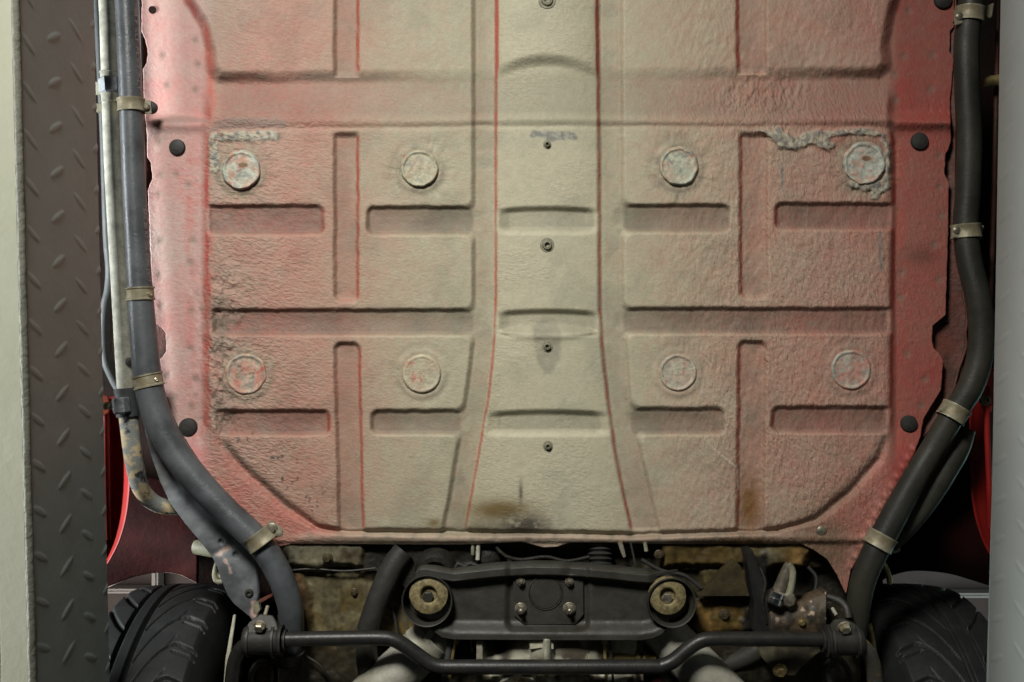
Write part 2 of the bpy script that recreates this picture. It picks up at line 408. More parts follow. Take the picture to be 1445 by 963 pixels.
# =================================================================== THE LIFT RAMPS
def ramp(name, label, side):
    # inner wall seen edge on: its upper rim, its lower rim, at photo top and bottom
    if side < 0: tp, tb, bp, bb = 133, 153.5, 24, 50
    else: tp, tb, bp, bb = 1411.5, 1396, 1536, 1500
    zt0, zt1 = 1.30, 1.345
    X0 = (tp - 722.5) / F * zt0; X1 = (tb - 722.5) / F * zt1
    zb0 = X0 * F / (bp - 722.5); zb1 = X1 * F / (bb - 722.5)
    Y0 = (0 - 481.5) / F * 1.2; Y1 = (963 - 481.5) / F * 1.2
    def at(Y, k):                      # k 0 = lower rim, 1 = upper rim
        t = (Y - Y0) / (Y1 - Y0)
        return lerp(X0, X1, t), lerp(lerp(zb0, zb1, t), lerp(zt0, zt1, t), k)
    root = thing(name, label, 'lift ramp', (X0, 0, ZC + zb0), 'ramps of the car lift')
    ys = np.linspace(-0.80, 0.86, 1100)[:, None]
    ks = np.linspace(0, 1, 130)[None, :]
    Xw, Zw = at(ys, ks)
    hgt = (lerp(zt0, zt1, 0.5) - lerp(zb0, zb1, 0.5))
    a = ys + 0 * ks; b = ks * hgt + 0 * ys
    rel = np.zeros_like(a); pit = 0.0515
    oy = 0.010 if side < 0 else 0.022
    for j, (bc, sg) in enumerate(((hgt * 0.10, 1), (hgt * 0.42, -1), (hgt * 0.72, 1), (hgt * 1.02, -1))) if side < 0 else enumerate(((hgt * 0.88, 1), (hgt * 0.56, -1), (hgt * 0.26, 1))):
        off = oy + (0.5 * pit if sg > 0 else 0)
        aa = (a - off + pit / 2) % pit - pit / 2; bb_ = b - bc
        th = math.radians(24) * sg
        for sh in (-pit, 0, pit):
            u = (bb_ * math.cos(th) + (aa + sh) * math.sin(th)) / 0.0195
            v = (-bb_ * math.sin(th) + (aa + sh) * math.cos(th)) / 0.0046
            q = 1 - u * u
            rel = np.maximum(rel, 0.0008 * np.sqrt(np.clip(q, 0, 1)) * ss(1.12, 0.45, np.abs(v) / np.maximum(np.sqrt(np.clip(q, 0.02, 1)), 0.1)))
    wav = 0.0008 * (fbm(a * 100, b * 100, 9, 4) - 0.5)
    V = np.stack([Xw - side * (rel + wav), ys + 0 * ks, ZC + Zw], -1)
    me, _ = grid_mesh('tread_plate', V)
    link_mesh('tread_plate', me, MT['ramp' if side < 0 else 'ramp_right'], root)
    # rolled lower edge, chipped
    path = []
    for Y in np.linspace(-0.80, 0.86, 420):
        x, z = at(Y, 0.0)
        path.append(Vector((x + side * 0.0030, Y, ZC + z + 0.0005)))
    link_mesh('chipped_edge', tube_mesh('chipped_edge', path, 0.0046, 12, True, 0.16), MT['ramp_edge'], root)
    # underside plate and its outer step, then top deck so the ramp is a closed box
    def strip(nm, m, xo0, xo1, dz, thick):
        bm = bmesh.new(); q = []
        for Y in (-0.80, 0.86):
            for xo in (xo0, xo1):
                x, z = at(Y, 0.0)
                for tz in (0, thick):
                    q.append(bm.verts.new((x + side * xo, Y, ZC + z + dz + tz)))
        for f in ((0, 1, 3, 2), (4, 6, 7, 5), (0, 2, 6, 4), (1, 5, 7, 3), (0, 4, 5, 1), (2, 3, 7, 6)):
            bm.faces.new([q[k] for k in f])
        bmesh.ops.recalc_face_normals(bm, faces=bm.faces)
        bmesh.ops.bevel(bm, geom=list(bm.edges), offset=0.002, segments=2, affect='EDGES')
        me = bpy.data.meshes.new(nm); bm.to_mesh(me); bm.free()
        return link_mesh(nm, me, m, root, smooth=False)
    strip('underside_plate', MT['ramp_beige'], 0.004, 0.0365 if side < 0 else 0.05, -0.003, 0.006)
    strip('inner_web', MT['ramp_edge'], 0.030, 0.30, 0.012, 0.006)
    strip('deck', MT['ramp'], 0.001, 0.30, hgt - 0.006, 0.006)
    return root
ramp('lift_ramp', 'brown grey tread plate lift ramp with pale beige underside, beside the metal pipes', -1)
ramp('lift_ramp', 'more brightly lit grey tread plate lift ramp, beside the looping black hose', 1)

# =================================================================== THE CAR
car = thing('car', 'old red car seen from below, dusty beige floor pan, hoses and black crossmember exposed', 'car', U(772, 481, 0.0))

# ------------------------------------------------------------------ floor pan
XL = [(-80, 204), (0, 200), (45, 199.5), (57, 205), (70, 208.5), (88, 207.5), (98, 202), (150, 203), (185, 207), (222, 208), (230, 213), (252, 215), (262, 211), (270, 208.5),
      (320, 211), (450, 216), (456, 219), (464, 229), (471, 234), (495, 235), (504, 229), (512, 222), (520, 222), (540, 226), (560, 230), (580, 238),
      (600, 250), (620, 262), (640, 274), (700, 318), (735, 351), (750, 372), (762, 388), (772, 398)]
XR = [(-80, 1349), (0, 1347), (38, 1346), (44, 1341), (74, 1340), (82, 1346), (140, 1341), (165, 1341), (200, 1342), (212, 1338), (218, 1334), (245, 1333), (252, 1336), (258, 1339), (330, 1338), (445, 1334),
      (452, 1325), (460, 1316), (480, 1315), (492, 1318), (501, 1327), (510, 1331), (550, 1328), (575, 1313), (592, 1303), (615, 1299), (640, 1290), (670, 1274), (730, 1240), (772, 1217)]
YB = [(380, 772), (398, 771), (412, 768), (600, 769), (650, 769), (700, 767), (735, 765), (752, 769), (768, 773), (785, 772), (805, 766), (850, 766), (920, 768), (1110, 768), (1130, 768), (1148, 776),
      (1168, 790), (1182, 812), (1194, 838), (1200, 806), (1208, 792), (1225, 776)]
ny, nx = 660, 900
yy = np.linspace(-70, 770, ny)[:, None].repeat(nx, 1)
uu = np.linspace(0, 1, nx)[None, :].repeat(ny, 0)
xl = pl(yy, XL); xr = pl(yy, XR)
xl0 = 205 + 0 * yy; xr0 = 1342 + 0 * yy
x = xl0 + (xr0 - xl0) * uu + (xl - xl0) * (1 - uu) ** 6 + (xr - xr0) * uu ** 6
y = yy + (pl(x, YB) - 770) * ss(728, 770, yy)
edge_j = 0.9 * (fbm(x, y, 7, 31) - 0.5)
x = x + edge_j * ((1 - uu) ** 60 + uu ** 60) * 2

wob = (fbm(x, y, 16, 2) - 0.5) * 2.6            # hand-brushed underseal softens every press line
wx = x + wob; wy = y + (fbm(x, y, 16, 8) - 0.5) * 2.6
LOW = [(297, 205), (301, 191), (314, 184), (700, 181), (1240, 180), (1254, 186), (1258, 200), (1258, 300), (1253, 560), (1250, 608), (1238, 645), (1200, 690), (1150, 731), (1095, 746),
       (900, 752), (640, 748), (490, 748), (447, 741), (400, 708), (345, 660), (318, 625), (307, 590), (300, 440), (295, 300)]
UP = [(240, -110), (255, -60), (270, 0), (290, 30), (301, 70), (305, 96), (312, 104), (1236, 98), (1245, 90), (1246, 60), (1252, 20), (1266, -20), (1285, -110)]
slow = poly_sdf(wx, wy, LOW); sup = poly_sdf(wx, wy, UP)
inlow = ss(7 + 9 * ss(590, 660, y) * (x > 1100), -6, slow); inup = ss(lerp(13, 17, ss(60, 100, y)), -6, sup)
t = np.clip(np.abs(x - 772) / 480, 0, 1.12)
up_level = -(2.5 + 15 * t * t)
side = np.maximum(ss(300, 282, x), ss(1250, 1266, x))
ry = ss(112, 168, y) * (1 - side) + ss(158, 174, y + 2 * np.sin(x / 60)) * side
lev = lerp(up_level, lerp(-0.5, -12.0, side), ry)
lev = lev - np.exp(-((slow - 1.5 - 5 * (fbm(x, y, 22, 47) - .5)) / 3.5) ** 2) * ss(260, 230, y) * ss(110, 150, y) * (0.5 + 1.2 * fbm(x, y, 40, 48))
lev = lev + 5.0 * np.exp(-((y - 176) / 9) ** 2) * (ss(298, 285, x) + ss(1255, 1268, x))
lev = lev + np.exp(-((y - 170 - 1.5 * np.sin(x / 70)) / lerp(6.0, 9.0, ss(60, 400, np.abs(x - 772)))) ** 2) * lerp(2.4, 6.5, ss(1100, 1280, x)) * ss(285, 330, x) * ss(100, 150, y)
rimz = ss(590, 660, y)
lev = lerp(lev, -3.0, rimz)
H = lev * (1 - inlow) * (1 - inup)
H = H - 8.0 * np.exp(-((slow - 3) / lerp(6.5, 3.5, ss(720, 748, y))) ** 2) * rimz
insheet = np.maximum(inlow, inup)
# pressed grooves
GS = np.full_like(x, 200.0)
def smin(a, b, k):
    h = np.clip(0.5 + 0.5 * (b - a) / k, 0, 1)
    return b * (1 - h) + a * h - k * h * (1 - h)
def groove(x0, x1, y0, y1, r=8):
    global GS
    GS = np.minimum(GS, box_sdf(wx, wy, x0, x1, y0, y1, r))
sl = (y - 485) / 260 * 6
groove(473, 505, 150, 425, 9); groove(1045, 1082, 150, 420, 9)
groove(473, 505, -200, 130, 4); groove(1041, 1080, -200, 130, 4)
GS = np.minimum(GS, box_sdf(wx - sl, wy, 473, 507, 485, 800, 9))
GS = np.minimum(GS, box_sdf(wx + sl * 0.5, wy, 1043, 1080, 483, 800, 9))
groove(250, 456, 291, 330, 9); groove(519, 690, 293, 330, 9); groove(250, 690, 438, 472, 8)
groove(270, 464, 580, 613, 8); groove(525, 668, 580, 612, 9)
groove(860, 1028, 290, 327, 9); groove(1095, 1300, 288, 323, 9); groove(860, 1300, 436, 470, 8)
groove(874, 1021, 577, 612, 8); groove(1090, 1300, 575, 610, 9)
# the two valleys beside the tunnel
TL = [(-80, 700), (430, 700), (470, 698), (520, 694.5), (560, 689.5), (620, 679.5), (690, 667), (750, 656.5), (800, 648)]
TR = [(-80, 843), (200, 845), (430, 846), (480, 848.5), (570, 858), (640, 868), (700, 880), (755, 892.5), (800, 902)]
VL = [(-80, 668), (470, 668), (500, 665), (575, 655), (600, 655), (615, 649), (640, 644), (700, 634), (745, 625), (800, 614)]
VR = [(-80, 877), (430, 879), (480, 884), (570, 890), (600, 897), (640, 905), (700, 919), (745, 930), (800, 943)]
xs_ = x + wob * 0.5
VS = np.minimum(np.maximum(pl(y, VL) - xs_, xs_ - pl(y, TL)), np.maximum(pl(y, TR) - xs_, xs_ - pl(y, VR)))
GS = np.where(np.minimum(slow, sup) > 6, 200, GS)
val = 0.80 * ss(4.2, -4.2, VS) + 0.1 * ss(0, -15, VS)
endf = 1 - ss(102, 118, y) * ss(196, 184, y)
G = endf * (0.85 * ss(4.5, -4.0, GS) + 0.15 * ss(0, -16, GS)) * insheet * ss(8, -2, np.minimum(slow, sup))
Gall = np.maximum(np.maximum(val, G), 0.85 * ss(4.5, -4.5, smin(GS, VS, 13.0)) * insheet * endf) * ss(756, 744, y)
H = H - 8.5 * Gall
# groove mouths run out into the flange
tun = ss(-4, 4, xs_ - pl(y, TL)) * ss(4, -4, xs_ - pl(y, TR))
cx_ = (pl(y, TL) + pl(y, TR)) / 2; hw = (pl(y, TR) - pl(y, TL)) / 2
uq = np.clip(1 - ((x - cx_) / hw) ** 2, 0, 1)
H = H + tun * (4.0 * uq)
yc = 104 - 17 * uq
H = H + tun * 11.0 * np.sqrt(uq) * ss(yc + 9, yc - 13, y)
for y0, y1, dp in ((293, 328, 8.0), (438, 473, 8.0), (580, 613, 8.0)):
    curve = 4 * (1 - uq)
    m_ = ss(y0 - 4 + curve, y0 + 7 + curve, y) * ss(y1 + 5, y1 - 8, y)
    H = H - tun * dp * np.minimum(uq * 2.2, 1) * m_
lens = np.exp(-(((y - 469) / (1 + 7 * uq)) ** 2)) * ss(0.08, 0.45, uq)
H = H + tun * lens * 6.0
# bottom rim, rolled and dented
H = H + 3.0 * np.exp(-((y - 759 - 2 * np.sin(x / 45)) / 6) ** 2) * ss(400, 440, x) - 3.5 * ss(763, 769, y)
H = H + 4.0 * np.exp(-((x - 1000) / 70) ** 2 - ((y - 757) / 8) ** 2)
# drain plug collars and crumpled underseal round them
PLUGS = [(340, 240, 29), (592, 238, 28), (958, 235, 29), (1220, 231, 32), (347, 528, 31), (595, 528, 29), (957, 526, 28), (1201, 522, 30)]
crum = [0.8, 0.7, 0.8, 1.1, 0.7, 0.12, 0.15, 0.35]
for cx, cy, r in PLUGS:
    dd = np.hypot(x - cx, y - cy); an = np.arctan2(y - cy, x - cx)
    H = H + 0.5 * np.exp(-((dd - r - 3) / 3.5) ** 2) * (0.5 + fbm(an * 12, dd * 0.4, 1.6, 9)) - 0.9 * np.exp(-((dd - r - 10) / 6) ** 2)
    ca = crum[PLUGS.index((cx, cy, r))]
    H = H + ca * np.exp(-((dd - r - 13) / 12) ** 2) * ((fbm(np.cos(an) * 5.5 + cx, np.sin(an) * 5.5 + dd * 0.03, 1.0, 3, 3) - 0.5) * 3.2)
# spot-weld dimples on the flanges
DIM = [(232, 78), (275, 58), (278, 92), (238, 120), (275, 128), (226, 200), (228, 247), (248, 247), (225, 275), (265, 262), (228, 340), (226, 388), (272, 340), (268, 372), (229, 430), (270, 440), (235, 480),
       (268, 492), (238, 530), (275, 534), (245, 562), (270, 575), (1275, 80), (1282, 15), (1316, 78), (1263, 105), (1313, 126), (1264, 142), (1331, 178), (1326, 220), (1326, 264), (1329, 305), (1318, 345), (1325, 395),
       (1272, 385), (1271, 420), (1305, 535), (1280, 500), (1300, 573)] + [(440 + k * 38 + random.uniform(-8, 8), 760 + random.uniform(-3, 3)) for k in range(19)]
dim = np.zeros_like(x)
for cx, cy in DIM:
    dim = np.maximum(dim, np.exp(-(((x - cx) / 5.0) ** 2 + ((y - cy) / 5.5) ** 2)))
H = H - 1.1 * dim
# underseal thickness: soft waves, coarse ripples where it was laid on thick
lf = ss(520, 330, x) * ss(285, 300, x) * ss(180, 230, y)
thick_l = np.exp(-((x - 312) / 28) ** 2) * ss(330, 420, y) * ss(640, 600, y)
corr = np.exp(-((x - 1075) / 60) ** 2 - ((y - 135) / 26) ** 2)
H = H + (fbm(x, y, 90, 12) - 0.5) * 3.0 * insheet
H = H + (fbm(x * 1.3, y, 11, 14, 3) - 0.5) * (0.45 + 7.0 * thick_l + 1.0 * lf)
H = H + (fbm(x * 1.5 + y * 0.3, y * 0.7 - x * 0.2, 9, 19, 2) - 0.5) * 8.5 * corr
H = H + (fbm(x * 1.6 + y * 0.35, y * 0.8, 10, 23, 2) - 0.5) * 1.3 * ss(880, 1000, x) * insheet
# peeled underseal at the two front corners
peel_l = np.maximum(ss(9, 4, seg_d(wx, wy, 306, 193, 388, 192) + 6 * (fbm(x, y, 8, 40) - .5)), ss(9, 4, seg_d(wx, wy, 301, 196, 302, 238) + 4 * (fbm(x, y, 9, 41) - .5)))
peel_c = ss(7, 3.5, seg_d(x, y, 752, 191, 808, 193) + 11 * (fbm(x, y, 9, 42, 5) - 0.5))
fl = seg_d(wx, wy, 1085, 188, 1120, 200)
for s_ in ((1120, 200, 1140, 190), (1140, 190, 1170, 205), (1140, 190, 1210, 186), (1210, 186, 1245, 190), (1245, 190, 1254, 215), (1254, 215, 1252, 262), (1252, 262, 1235, 275), (1085, 188, 1100, 186), (1205, 262, 1240, 262)):
    fl = np.minimum(fl, seg_d(wx, wy, *s_))
peel_r = ss(8.0, 3.0, fl + 15 * (fbm(x, y, 13, 43, 5) - 0.45))
flap = ss(3, -3, poly_sdf(x + 6 * (fbm(x, y, 8, 45) - .5), y + 5 * (fbm(x, y, 8, 46) - .5), [(1074, 184), (1112, 188), (1126, 199), (1150, 191), (1172, 208), (1170, 213), (1146, 204), (1122, 212), (1100, 209), (1090, 198)]))
peel_r = np.maximum(peel_r, flap)
H = H + 1.5 * flap
H = H + 3.2 * peel_r * (0.5 + fbm(x, y, 9, 44)) + 1.6 * peel_l
H = H + 1.8 * np.exp(-(seg_d(x, y, 1150, 215, 1200, 262) / 9) ** 2)
# side lip of the right rear corner, scalloped
lip = np.exp(-(np.minimum(seg_d(x, y, 1292, 632, 1238, 726), seg_d(x, y, 1238, 726, 1203, 800)) / 6) ** 2)
H = H + lip * (2.0 + 2.0 * np.sin((y - x) / 3.4)) * ss(600, 640, y)

# colours: what is dust, what is bare paint, what is stain
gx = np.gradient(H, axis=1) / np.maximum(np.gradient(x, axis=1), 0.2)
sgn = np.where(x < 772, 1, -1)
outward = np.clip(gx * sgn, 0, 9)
nz = fbm(x, y, 70, 50); nf = fbm(x, y, 14, 55); nn = fbm(x, y, 160, 60, 3)
dust = pl(x, [(200, 0.55), (280, 0.52), (300, 0.70), (420, 0.62), (480, 0.70), (540, 0.88), (640, 0.98), (860, 1.0), (960, 0.90), (1080, 0.78), (1200, 0.66), (1255, 0.58), (1268, 0.24), (1345, 0.22)])
dust = dust + (nz - 0.5) * 0.42 * (1 - 0.7 * np.exp(-((x - 770) / 260) ** 4)) + (nf - 0.5) * 0.24 + (fbm(x, y, 5, 56, 2) - 0.5) * 0.12
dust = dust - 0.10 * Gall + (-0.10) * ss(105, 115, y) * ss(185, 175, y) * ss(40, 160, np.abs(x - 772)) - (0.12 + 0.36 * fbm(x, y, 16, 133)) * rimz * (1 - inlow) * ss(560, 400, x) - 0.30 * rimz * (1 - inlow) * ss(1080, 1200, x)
dust = dust - 0.10 * np.exp(-((x - 400) / 80) ** 2 - ((y - 40) / 60) ** 2) - 0.15 * np.exp(-((x - 480) / 60) ** 2 - ((y - 530) / 60) ** 2)
dust = dust + 0.12 * np.exp(-((x - 770) / 90) ** 2)
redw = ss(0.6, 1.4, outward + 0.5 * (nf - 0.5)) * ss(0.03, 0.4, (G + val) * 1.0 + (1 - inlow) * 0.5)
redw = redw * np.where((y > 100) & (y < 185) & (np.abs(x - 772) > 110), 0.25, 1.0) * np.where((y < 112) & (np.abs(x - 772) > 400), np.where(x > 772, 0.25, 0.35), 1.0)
DUST = C3((0.388, 0.352, 0.246)); RED = C3((0.47, 0.125, 0.095)); PURE = C3((0.46, 0.065, 0.045))
col = lerp(RED, DUST, np.clip(dust, 0, 1)[..., None])
col = lerp(col, C3((0.43, 0.41, 0.30)), (0.45 * np.exp(-((x - 770) / 80) ** 4) * (0.4 + nz))[..., None].clip(0, 0.6))
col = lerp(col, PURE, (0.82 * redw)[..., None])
# tint by zone puts uneven light into the colour; sides browner, right flange nearly bare
tint = np.stack([np.interp(x, [200, 283, 302, 420, 520, 660, 700, 845, 880, 1000, 1250, 1265, 1345], v) for v in (
    (1.08, 1.08, 0.86, 0.82, 0.86, 0.92, 1.0, 1.0, 0.98, 0.95, 0.92, 0.66, 0.66), (1.14, 1.14, 0.84, 0.80, 0.85, 0.92, 1.0, 1.0, 0.97, 0.90, 0.80, 0.55, 0.55), (1.42, 1.42, 0.92, 0.84, 0.86, 0.92, 1.0, 1.0, 0.98, 0.92, 0.86, 0.58, 0.58))], -1)
col = col * tint
rimc = ss(748, 760, y) * ss(380, 440, x) * ss(1160, 1100, x)
col = lerp(col, C3((0.335, 0.235, 0.175)) * (0.75 + 0.5 * fbm(x, y, 12, 134))[..., None], (0.8 * rimc * (1 - inlow))[..., None])
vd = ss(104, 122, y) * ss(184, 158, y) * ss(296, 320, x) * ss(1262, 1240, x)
col = col * (1 - (0.22 * vd * (0.6 + 0.8 * fbm(x, y, 50, 135)))[..., None])  # upper valley colour darkened in place of dimmer light on its slope
# red rubbed line along the flange root
rl = np.exp(-((x - pl(y, [(-80, 255), (0, 265), (40, 290), (100, 297), (600, 292), (640, 310)])) / 6) ** 2) * ss(0.42, 0.62, fbm(x * 0.6, y * 0.25, 12, 70)) * ss(640, 600, y)
rl2 = np.exp(-((x - 268) / 7) ** 2) * ss(0.45, 0.62, fbm(x, y * 0.35, 14, 72)) * ss(190, 240, y) * ss(620, 560, y)
rl3 = np.exp(-((x - 1270) / 8) ** 2) * ss(0.40, 0.62, fbm(x, y * 0.45, 14, 74)) * ss(60, 120, y)
mott = ss(0.50, 0.66, fbm(x * 0.7, y * 1.5, 7, 76)) * ss(0.35, 0.6, fbm(x, y, 45, 77)) * ss(248, 262, x) * ss(296, 286, x) * ss(170, 240, y)
mott = mott + 0.5 * ss(0.52, 0.66, fbm(x * 1.2, y * 0.8, 7, 78)) * ss(0.4, 0.6, fbm(x, y, 50, 79)) * np.maximum(ss(1262, 1272, x), ss(250, 235, x) * 0.7)
col = lerp(col, PURE, np.clip(0.55 * rl + 0.25 * rl2 + 0.28 * rl3 + 0.24 * mott, 0, 0.85)[..., None])
# darker floors in the pressed channels, dull patch above the front left corner
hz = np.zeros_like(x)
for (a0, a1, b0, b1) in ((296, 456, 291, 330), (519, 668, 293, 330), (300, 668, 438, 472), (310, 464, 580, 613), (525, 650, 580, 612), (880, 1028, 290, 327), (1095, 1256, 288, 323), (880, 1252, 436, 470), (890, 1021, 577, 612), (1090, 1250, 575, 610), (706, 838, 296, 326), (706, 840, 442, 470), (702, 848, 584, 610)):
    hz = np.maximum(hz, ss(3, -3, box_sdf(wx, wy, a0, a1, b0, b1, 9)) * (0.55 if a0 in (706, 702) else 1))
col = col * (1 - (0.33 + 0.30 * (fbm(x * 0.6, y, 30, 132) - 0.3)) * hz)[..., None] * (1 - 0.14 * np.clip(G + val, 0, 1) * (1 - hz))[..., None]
pat = ss(3, -3, poly_sdf(x + 4 * (nf - .5), y, [(296, 186), (303, 172), (325, 166), (385, 167), (404, 172), (402, 181), (330, 181)]))
col = lerp(col, C3((0.235, 0.175, 0.145)), (0.8 * pat)[..., None])
pat = ss(4, -4, poly_sdf(x + 5 * (nf - .5), y, [(222, 170), (240, 164), (262, 163), (290, 168), (295, 173), (250, 175), (225, 175)]))
col = lerp(col, C3((0.23, 0.17, 0.145)), (0.65 * pat)[..., None])  # dark band on the left flange, valley shading put into the colour
pat = ss(6, -6, poly_sdf(x + 8 * (nf - .5), y, [(1125, 198), (1160, 190), (1240, 190), (1250, 215), (1248, 255), (1235, 235), (1190, 212), (1160, 214)]))
col = lerp(col, C3((0.30, 0.125, 0.09)), (0.6 * pat)[..., None])
# grime
GR = C3((0.16, 0.15, 0.115))
gm = 0.55 * thick_l * ss(0.35, 0.65, fbm(x, y, 22, 80)) + 0.55 * dim
gm = gm + 0.55 * ss(9, 2, np.abs(seg_d(x, y, 318, 628, 410, 716))) * ss(0.3, 0.6, fbm(x, y, 12, 81))
gm = gm + 0.32 * ss(12, 2, np.abs(y - 437)) * ss(700, 560, x) * ss(300, 330, x) * ss(0.35, 0.62, fbm(x * 0.5, y, 20, 82))
gm = gm + 0.40 * ss(10, 2, np.abs(y - 109)) * ss(0.4, 0.62, fbm(x * 0.5, y, 18, 83)) * ss(640, 500, x) * ss(300, 320, x)
gm = gm + 0.5 * np.exp(-((x - 1000) / 130) ** 2 - ((y - 752) / 4) ** 2) + 0.3 * np.exp(-((y - 765) / 4) ** 2)
gm = gm + 0.35 * ss(9, 2, np.minimum(seg_d(x, y, 1160, 728, 1215, 672), seg_d(x, y, 1215, 672, 1245, 620))) + 0.25 * ss(0.5, 0.7, fbm(x, y, 30, 85)) * Gall
for cx, cy, r in PLUGS:
    gm = gm + 0.30 * np.exp(-((np.hypot(x - cx, y - cy) - r - 5) / 6) ** 2) * ss(0.35, 0.65, fbm(x, y, 10, 86))
# water mark round the third tunnel stud
wm = ss(4, -3, poly_sdf(x + 5 * (fbm(x, y, 9, 87) - .5), y, [(752, 462), (765, 449), (782, 450), (790, 470), (789, 508), (778, 528), (767, 528), (757, 505)]))
gm = gm + 0.42 * wm * (0.6 + nf)
col = lerp(col, GR, np.clip(gm, 0, 0.85)[..., None])
# smeared coating round the upper plugs, dirt streaks trailing off them
for cx, cy, rr_, sd in ((592, 244, 46, 140), (958, 242, 44, 141), (340, 244, 44, 142), (1218, 238, 52, 143), (347, 530, 44, 144)):
    q = ss(rr_, 26, np.hypot(x - cx, (y - cy) * 0.9) + 26 * (fbm(x, y, 17, sd, 4) - 0.5))
    col = lerp(col, lerp(C3((0.30, 0.27, 0.185)), C3((0.19, 0.165, 0.12)), ss(.4, .6, fbm(x, y, 8, sd + 5))[..., None]), (0.62 * q)[..., None])
# patches of dull grey-green film over the whole pan
film = ss(0.52, 0.72, fbm(x, y, 55, 150, 5)) * insheet
col = lerp(col, col * C3((0.80, 0.83, 0.82)), (0.62 * film)[..., None])
# burnt brown stains by the rear rim
def stain(cx, cy, sx, sy, c, a, seed):
    global col
    q = np.exp(-((x - cx) / sx) ** 2 - ((y - cy) / sy) ** 2) * ss(0.30, 0.62, fbm(x, y, 18, seed) + 0.18)
    col = lerp(col, C3(c), np.clip(a * q, 0, 0.95)[..., None])
stain(705, 720, 46, 15, (0.13, 0.085, 0.025), 1.1, 90); stain(738, 741, 42, 15, (0.05, 0.042, 0.03), 1.1, 91); stain(680, 745, 30, 10, (0.12, 0.10, 0.06), 0.7, 99)
stain(1058, 712, 15, 36, (0.17, 0.085, 0.025), 1.1, 92); stain(1070, 765, 70, 6, (0.10, 0.06, 0.02), 1.0, 93)
stain(1162, 772, 45, 45, (0.15, 0.105, 0.065), 1.15, 94); stain(1192, 700, 30, 22, (0.16, 0.11, 0.06), 0.5, 95)
stain(540, 765, 60, 5, (0.18, 0.15, 0.10), 0.8, 96); stain(735, 695, 3, 16, (0.08, 0.07, 0.05), 0.9, 97); stain(1300, 360, 24, 14, (0.10, 0.05, 0.035), 0.6, 98)
stain(612, 738, 10, 6, (0.16, 0.12, 0.05), 1.0, 101)
# black specks near the left rear corner
spk = ss(0.70, 0.76, fbm(x, y, 7, 110)) * ss(60, 20, seg_d(x, y, 360, 640, 430, 715)) * ss(-4, -16, slow)
col = lerp(col, C3((0.07, 0.065, 0.05)), (0.9 * spk)[..., None])
# peeled, chalky patches
pc = lerp(C3((0.39, 0.365, 0.275)), C3((0.17, 0.18, 0.165)), ss(0.42, 0.62, fbm(x, y, 5, 120))[..., None])
col = lerp(col, pc, np.clip(0.9 * peel_l + 0.85 * peel_r, 0, 0.92)[..., None])
col = lerp(col, lerp(C3((0.15, 0.155, 0.14)), C3((0.28, 0.275, 0.225)), ss(0.4, 0.6, fbm(x, y, 4, 125))[..., None]), (0.85 * peel_c)[..., None])
rust = ss(5, 1, seg_d(x, y, 300, 205, 312, 190)) * ss(0.4, 0.55, fbm(x * 2, y, 8, 121))
col = lerp(col, C3((0.16, 0.075, 0.035)), (0.9 * rust)[..., None])
grey = ss(4, 1, np.minimum(seg_d(x, y, 1103, 232, 1104, 268), seg_d(x, y, 1242, 328, 1243, 380)) + 3 * (fbm(x, y, 8, 122) - 0.5)) * 0.7
col = lerp(col, C3((0.17, 0.175, 0.16)), grey[..., None])
scr = ss(1.6, 0.5, np.minimum(seg_d(x, y, 1000, 627, 1040, 660), seg_d(x, y, 1040, 660, 1042, 690)) + 2 * (nf - 0.5))
col = lerp(col, C3((0.55, 0.47, 0.38)), (0.6 * scr)[..., None])
# ripple strength / direction / rubbed-off amount for the shader
wr = 0.16 + 0.50 * ss(560, 330, x) * ss(282, 300, x) + 0.05 * ss(300, 240, x) + 0.66 * ss(880, 1100, x) * ss(1262, 1245, x) + 0.22 * ss(1250, 1280, x)
wr = wr * (0.55 + 0.9 * fbm(x, y, 80, 130)) * (1 - 0.45 * Gall) * lerp(0.45, 1.0, ss(110, 190, y)) + 0.5 * corr
wr = np.where(tun > 0.5, 0.06 + 0.22 * ss(0.45, 0.65, fbm(x, y, 60, 131)), wr)
wdir = ss(820, 960, x)
rubm = np.clip(0.25 + 0.8 * (1 - np.clip(dust, 0, 1)), 0, 1) * ss(0.1, 0.4, wr)

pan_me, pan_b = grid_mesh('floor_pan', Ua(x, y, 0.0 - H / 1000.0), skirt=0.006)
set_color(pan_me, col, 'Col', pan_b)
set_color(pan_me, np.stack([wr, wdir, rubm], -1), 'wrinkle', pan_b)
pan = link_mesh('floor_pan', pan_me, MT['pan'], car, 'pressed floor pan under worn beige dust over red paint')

def pan_h(px, py):
    k = np.argmin((x - px) ** 2 + (y - py) ** 2); return -float(H.reshape(-1)[k]) / 1000.0

